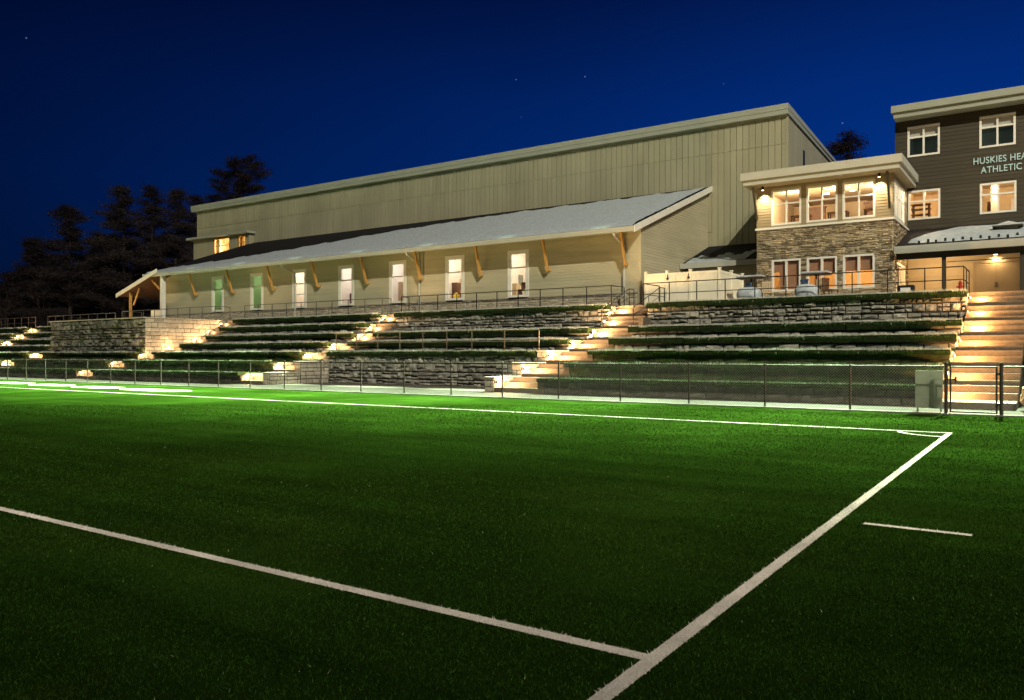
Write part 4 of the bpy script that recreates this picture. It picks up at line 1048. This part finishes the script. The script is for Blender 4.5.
# entrance wall panelling and door
b = MB(); lap(b, 'y', DY0, -1, DX0+.62, 12, ZT, 6.88, [(-3.40,-1.38,ZT,6.30)], .21); part('tan_panelling', b, M['warmpan'], DB)
b = MB(); 
b.box(-3.42,-3.30,DY0-.06,DY0-.001,ZT,6.36); b.box(-1.48,-1.36,DY0-.06,DY0-.001,ZT,6.36); b.box(-3.30,-1.48,DY0-.06,DY0-.001,6.26,6.36)
dr = part('double_door', b, M['doorm'], DB)
for (a, c) in ((-3.295,-2.395),(-2.385,-1.485)):
    d = MB(); d.box(a,c,DY0-.045,DY0-.002,ZT+.01,6.255); part('door_leaf', d, M['doorm'], dr)
d = MB(); d.box(-2.45,-2.42,DY0-.10,DY0-.046,5.0,5.25); d.box(-2.36,-2.33,DY0-.10,DY0-.046,5.0,5.25); part('handle', d, M['gal'], dr)
b = MB(); b.box(-4.6,-1.2,DY0-.05,DY0-.03,6.42,6.46); part('trim_line', b, M['brown'], DB)
b = MB(); b.box(-2.52,-2.28,DY0-.10,DY0-.04,6.62,6.86); b.tube((-2.4,47.78,6.86),(-2.4,47.78,6.66),.07,.12,n=14); b.box(-2.43,-2.37,47.75,DY0-.09,6.80,6.84)
CLt = solo('door_lamp', b, M['dark'], 'bright wall lamp above the tan double door', 'lamp', (-2.4,47.8,6.66), norm=False)
e = MB(); e.tube((-2.4,47.78,6.658),(-2.4,47.78,6.64),.10,n=14); part('lens', e, M['lamp_w'], CLt, norm=False)
lamp('SPOT', 'door_lamp_light', (-2.4,47.78,6.62), 150, (1,.70,.34), (0,.12,-1), .06, spot=R(150), blend=.6)
lamp('POINT', 'canopy_fill_light', (-4.9,45.6,6.3), 330, (1,.67,.33), size=.12)  # added fill brightening the panelled entrance wall, without a fixture
b = MB(); b.box(-5.25,-5.1,DY0-.08,DY0-.03,4.55,4.70); b.box(-4.95,-4.80,DY0-.08,DY0-.03,4.55,4.70); part('outlet_box', b, M['black'], DB)
b = MB(); b.box(-6.0,-5.3,41.0,41.5,ZT,ZT+.72); bo = solo('parcel_bin', b, M['black'], 'black bin with a white plate outside the entrance glazing', 'bin', (-5.65,41.2,ZT), bev=.02)
b = MB(); b.box(-5.86,-5.44,40.98,40.998,ZT+.38,ZT+.60); part('plate', b, M['label_w'], bo)
b = MB(); b.tube((-3.35,40.2,ZT),(-3.35,40.2,ZT+.62),.07,n=12); b.tube((-3.35,40.2,ZT+.62),(-3.35,40.2,ZT+.75),.09,.03,n=12); b.tube((-3.5,40.2,ZT+.48),(-3.2,40.2,ZT+.48),.035,n=8)
solo('hydrant', b, M['red'], 'small red hydrant behind the end of the guard rail', 'hydrant', (-3.35,40.2,ZT), norm=False)

# ------------------------------------------------------------------ cream privacy fence
PF = thing('privacy_fence', 'cream vinyl privacy fence with a double gate beside the low wing', 'fence', (-16,39.5,ZT))
fx = [-18.05,-16.85,-15.55,-14.0]; FZ = ZT+1.82
for i, x in enumerate(fx):
    b = MB(); b.box(x-.07,x+.07,39.44,39.58,ZT,FZ+.07); b.box(x-.09,x+.09,39.42,39.60,FZ+.07,FZ+.11); part('post', b, M['vinyl'], PF, bev=.008)
for y in (41.3,43.1):
    b = MB(); b.box(-14.07,-13.93,y-.07,y+.07,ZT,FZ+.07); b.box(-14.09,-13.91,y-.09,y+.09,FZ+.07,FZ+.11); part('post', b, M['vinyl'], PF, bev=.008)
for i, (a, c) in enumerate(zip(fx, fx[1:])):
    a += .075; c -= .075; b = MB(); b.box(a,c,39.48,39.55,FZ-.16,FZ-.02); b.box(a,c,39.48,39.55,ZT+.05,ZT+.2); 
    n = max(4, int((c-a)/.2))
    for j in range(n): b.box(a+(c-a)*j/n+.002, a+(c-a)*(j+1)/n-.002, 39.495, 39.535, ZT+.2, FZ-.16)
    part('gate_panel' if i else 'fence_panel', b, M['vinyl'], PF)
for (a, c) in ((39.59,41.22),(41.38,43.02)):
    b = MB(); b.box(-14.04,-13.97,a,c,FZ-.16,FZ-.02); b.box(-14.04,-13.97,a,c,ZT+.05,ZT+.2)
    n = 8
    for j in range(n): b.box(-14.025,-13.985,a+(c-a)*j/n+.002, a+(c-a)*(j+1)/n-.002, ZT+.2, FZ-.16)
    part('fence_panel', b, M['vinyl'], PF)
for x in (-15.62,-16.78): 
    b = MB(); b.box(x-.06,x+.06,39.40,39.438,FZ-.38,FZ-.28); b.box(x-.015,x+.015,39.41,39.437,FZ-.28,FZ-.1); part('latch', b, M['black'], PF)

# ------------------------------------------------------------------ snow-covered patio furniture
def patio(x, y, lab):
    o = thing('patio_table', lab, 'table', (x,y,ZT), 'snow covered patio tables')
    b = MB(); b.tube((x,y,ZT),(x,y,ZT+1.32),.05,n=10); b.tube((x,y,ZT),(x,y,ZT+.06),.35,n=16); part('pedestal', b, M['dark'], o, norm=False)
    b = MB(); b.box(x-.65,x+.65,y-.45,y+.45,ZT+1.32,ZT+1.38); part('tabletop', b, M['furn'], o, bev=.01)
    b = MB(); b.box(x-.63,x+.63,y-.43,y+.43,ZT+1.383,ZT+1.47); part('snow_cover', b, M['snow'], o, bev=.03)
patio(-12.6, 40.2, 'tall patio table with snow on top near the fence corner')
patio(-9.4, 40.0, 'tall patio table with snow on top before the middle lower window')
def mound(x, y, lab, rx=.55):
    bm = bmesh.new(); bmesh.ops.create_icosphere(bm, subdivisions=3, radius=1)
    for v in bm.verts:
        n = v.co.normalized(); p = 3.2
        k = (abs(n.x)**p+abs(n.y)**p+abs(n.z)**p)**(-1/p)
        v.co = Vector((n.x*k*rx, n.y*k*.45, max(-.02, n.z*k*.36+.36)))+Vector((random.uniform(-.01,.01),)*3)
    me = bpy.data.meshes.new('covered_seat'); bm.to_mesh(me); bm.free(); me.materials.append(M['snow'])
    for p in me.polygons: p.use_smooth = True
    o = bpy.data.objects.new('covered_seat', me); COL.objects.link(o); o.location = (x,y,ZT); tag(o, lab, 'seat', 'snow covered patio seats')
mound(-12.05, 38.1, 'square patio seat under white snow by the cream fence'); mound(-9.35, 38.0, 'square patio seat under white snow before the middle lower window', .5)
def chair(x, y, rz, lab, m):
    o = thing('patio_chair', lab, 'chair', (0,0,0), 'patio chairs')
    b = MB(); b.box(-.25,.25,-.25,.25,.42,.47); part('seat', b, m, o, bev=.01)
    b = MB()
    for i in range(5): b.box(-.24+i*.1,-.17+i*.1,.22,.26,.47,.98)
    b.box(-.25,.25,.21,.27,.95,1.02); part('backrest', b, m, o)
    for sx in (-1,1):
        for sy in (-1,1): b = MB(); b.box(sx*.22-.02,sx*.22+.02,sy*.22-.02,sy*.22+.02,0,.42); part('leg', b, m, o)
    o.location = (x,y,ZT); o.rotation_euler = (0,0,rz)
for x, y, r, lab, m in ((-11.3,38.6,.4,'tan slatted patio chair between the snowy seats',M['warmpan']), (-9.0,38.6,-.3,'tan slatted patio chair past the second snowy seat',M['warmpan']), (-9.5,38.9,2.6,'blue patio chair behind the second snowy seat',M['bluecov']), (-12.2,39.2,2.4,'blue patio chair behind the first snowy seat',M['bluecov']), (-8.4,38.4,1.2,'brown patio chair at the outer end of the seating',M['furn'])):
    chair(x, y, r, lab, m)

# ------------------------------------------------------------------ far lamps
def street_lamp(x, y, h, lab):
    o = thing('street_lamp', lab, 'street lamp', (x,y,ZT), 'distant street lamps')
    b = MB(); b.tube((x,y,ZT),(x,y,ZT+h),.09,.06,n=8); part('pole', b, M['dark'], o, norm=False)
    b = MB(); b.box(x-.10,x+.10,y-.10,y+.10,ZT+h,ZT+h+1.6); part('lantern', b, M['lamp_b'], o)
for x, y, h, lab in ((-170,80,2.2,'distant pale lamp at the very edge of the tree belt'), (-152,92,1.6,'distant pale lamp among the bare saplings'), (-130,98,1.6,'distant pale lamp before the tallest pine group')):
    street_lamp(x, y, h, lab)

# ------------------------------------------------------------------ trees
def pine(x, y, h, width, lab, bare=.25, zb=ZT, n_l=76, lean=0, flat=False):
    rr = random.Random(int(abs(x*13+y*7)))
    o = thing('pine_tree', lab, 'tree', (x,y,zb), 'dark pines behind the stand')
    t = MB(); r0 = h*.016
    pts = [Vector((x+lean*h*(i/8)**1.5+rr.uniform(-.1,.1), y, zb+h*i/8*.98)) for i in range(9)]
    for i in range(8): t.tube(pts[i], pts[i+1], r0*(1-i/8.6), r0*(1-(i+1)/8.6), n=7, cap=False)
    CL = []
    def clump(c, s, n): CL.append((c.x, c.y, c.z, s))
    for i in range(n_l):
        f = bare+(1-bare)*(i+rr.uniform(-.6,.6))/n_l; f = min(.985, max(bare, f))
        g_ = (f-bare)/(1-bare)
        prof = (.10+.90*min(1,(1-g_)*1.25)**.85*(.72+.28*math.sin(g_*23+x))) if not flat else (.55+.45*math.sin(math.pi*g_))*(1 if g_ < .85 else .75)
        ln = width*.62*max(.10, prof)*rr.uniform(.55,1.2)
        a = rr.uniform(0, 6.283); z0 = zb+h*f; xx = x+lean*h*f**1.5
        rise = rr.uniform(-.05,.30) if not flat else rr.uniform(.1,.55)
        tip = Vector((xx+math.cos(a)*ln, y+math.sin(a)*ln, z0+ln*rise)); st = Vector((xx,y,z0))
        md = (st+tip)/2+Vector((0,0,-ln*.05))
        t.tube(st, md, r0*.26*(1-f*.6), r0*.17*(1-f*.6), n=5, cap=False); t.tube(md, tip, r0*.17*(1-f*.6), .01, n=4, cap=False)
        nc = max(3, int(ln*2.4))
        for c in range(nc):
            q = .30+.75*(c+rr.random()*.6)/nc
            ctr = st+(tip-st)*q+Vector((rr.uniform(-1,1)*ln*.16, rr.uniform(-1,1)*ln*.16, rr.uniform(-.05,.28)))
            clump(ctr, rr.uniform(.5,.95), 26)
    clump(Vector((x+lean*h, y, zb+h*.985)), .6, 20)
    part('trunk', t, M['bark'], o, norm=False)
    A = np.repeat(np.array(CL), 105, axis=0); n = len(A); g = np.random.default_rng(int(abs(x*31+y)))
    d = g.normal(size=(n,3)); d[:,2] = g.normal(.30,.5,n); d /= np.linalg.norm(d,axis=1)[:,None]
    p = A[:,:3] + g.normal(size=(n,3))*np.stack([A[:,3]*.62, A[:,3]*.62, A[:,3]*.30],1)
    L_ = A[:,3]*g.uniform(.25,.62,n); sd = np.cross(d, g.normal(size=(n,3))); sd /= np.linalg.norm(sd,axis=1)[:,None]; sd *= (L_*g.uniform(.07,.16,n))[:,None]
    V = np.stack([p-sd, p+sd, p+d*L_[:,None]],1).reshape(-1,3)
    me = tri_mesh('crown', V-np.array([x,y,zb]), [M['needle']]); c = bpy.data.objects.new('crown', me); COL.objects.link(c); c.parent = o
    return o
def at(u, d):
    a = (u-512)/798; return (d*(-.5605+a*.8282), d*(.8282+a*.5605))
PT = [ # u, depth, height, width, label
 (32,118,13.3,8.96,'short ragged pine at the outer edge of the tree belt'),
 (70,112,16.8,10.64,'broad dark pine rising over the bastion'),
 (98,122,14.6,8.96,'shorter pine filling the gap between two tall ones'),
 (124,108,18.7,10.08,'tall dense pine with a rounded top over the bastion rail'),
 (152,120,19.8,10.08,'tall pine just short of the porch roof'),
 (176,114,18.4,10.08,'dark pine standing behind the porch'),
 (196,125,19.6,8.96,'pine half hidden by the end of the gym hall'),
 (50,135,13.3,10.08,'low pine far back in the tree belt'),
 (14,125,9.0,7.84,'small pine at the edge of view'),
 (112,140,17.2,10.08,'slim pine far back between the tall pines'),
 (215,140,22.5,10.08,'pine peeking over the end of the gym roof')]
for (u,d,h,w,lab) in PT:
    x, y = at(u, d); pine(x, y, h*(1.08 if u < 140 else 1.14), w*1.12, lab, bare=.08)
x, y = at(237,128); pine(x, y, 28.5, 7.6, 'tall open-crowned pine standing above the gym roof', bare=.72, n_l=30, flat=True)
x, y = at(849,78); pine(x, y, 18.9, 3.5, 'open pine showing between the gym and the stone-clad roof', bare=.50, n_l=34, flat=True)
x, y = at(872,84); pine(x, y, 16.8, 4.5, 'low pine top just above the white roof', bare=.6, n_l=22, flat=True)
V = []
rr = random.Random(5)
for _ in range(2600):
    u = rr.uniform(-60, 250); d = rr.uniform(150, 200); x, y = at(u, d); top = 9+3.5*math.sin(u*.05)+2.5*math.sin(u*.17+1)+(4 if u > 60 else 0)
    z = ZT+rr.uniform(0, 1)**.8*top
    for _ in range(14):
        dd = Vector((rr.gauss(0,1), rr.gauss(0,1), rr.gauss(.4,.6))).normalized(); p = Vector((x+rr.gauss(0,1.1), y+rr.gauss(0,1.1), z+rr.gauss(0,.6))); L_ = rr.uniform(.8,1.8); sd = dd.orthogonal().normalized(); sd.rotate(Matrix.Rotation(rr.uniform(0,6.28), 3, dd)); w = L_*.25
        V.extend([tuple(p-sd*w), tuple(p+sd*w), tuple(p+dd*L_)])
me = tri_mesh('forest', np.array(V), [M['needle']]); o = bpy.data.objects.new('forest', me); COL.objects.link(o); o['kind'] = 'stuff'; o['label'] = 'dark far woodland behind the pines'
def sapling(x, y, h, lab):
    rr = random.Random(int(x*17+y)); o = thing('bare_sapling', lab, 'tree', (x,y,ZT), 'bare saplings behind the stand')
    t = MB(); c = MB()
    def grow(p, d, L_, r, dep, mb):
        q = p+d*L_; mb.tube(p, q, r, r*.6, n=5, cap=False)
        if dep == 0: return
        for _ in range(rr.choice((2,3))):
            nd = (d+Vector((rr.gauss(0,.35), rr.gauss(0,.35), rr.uniform(-.05,.3)))).normalized(); grow(q if rr.random() < .6 else p+d*L_*rr.uniform(.5,.9), nd, L_*rr.uniform(.55,.8), r*.6, dep-1, c)
    grow(Vector((x,y,ZT)), Vector((rr.uniform(-.2,.2),0,1)).normalized(), h*.38, .10, 4, t)
    part('trunk', t, M['twig'], o, norm=False); part('crown', c, M['twig'], o, norm=False)
SP = [(5,82,'leaning bare sapling at the very edge of view'),(22,86,'forked bare sapling above the far steps'),(41,80,'thin bare sapling near the rail end'),(58,90,'bare sapling close to the bastion corner'),(84,92,'bare sapling behind the bastion rail'),(108,95,'twiggy bare sapling before the dense pine')]
for i, (u,d,lab) in enumerate(SP):
    x, y = at(u, d*1.4); sapling(x, y, 6.5+(i*37%5)*.6, lab)

# ------------------------------------------------------------------ render settings
S.render.engine = 'CYCLES'
S.view_settings.view_transform = 'Standard'; S.view_settings.look = 'None'; S.view_settings.exposure = 0; S.view_settings.gamma = 1
S.cycles.use_denoising = True; S.cycles.denoising_input_passes = 'RGB_ALBEDO_NORMAL'; S.cycles.denoising_prefilter = 'ACCURATE'
S.cycles.max_bounces = 5; S.cycles.diffuse_bounces = 3; S.cycles.glossy_bounces = 2; S.cycles.transparent_max_bounces = 12
S.cycles.sample_clamp_indirect = 6
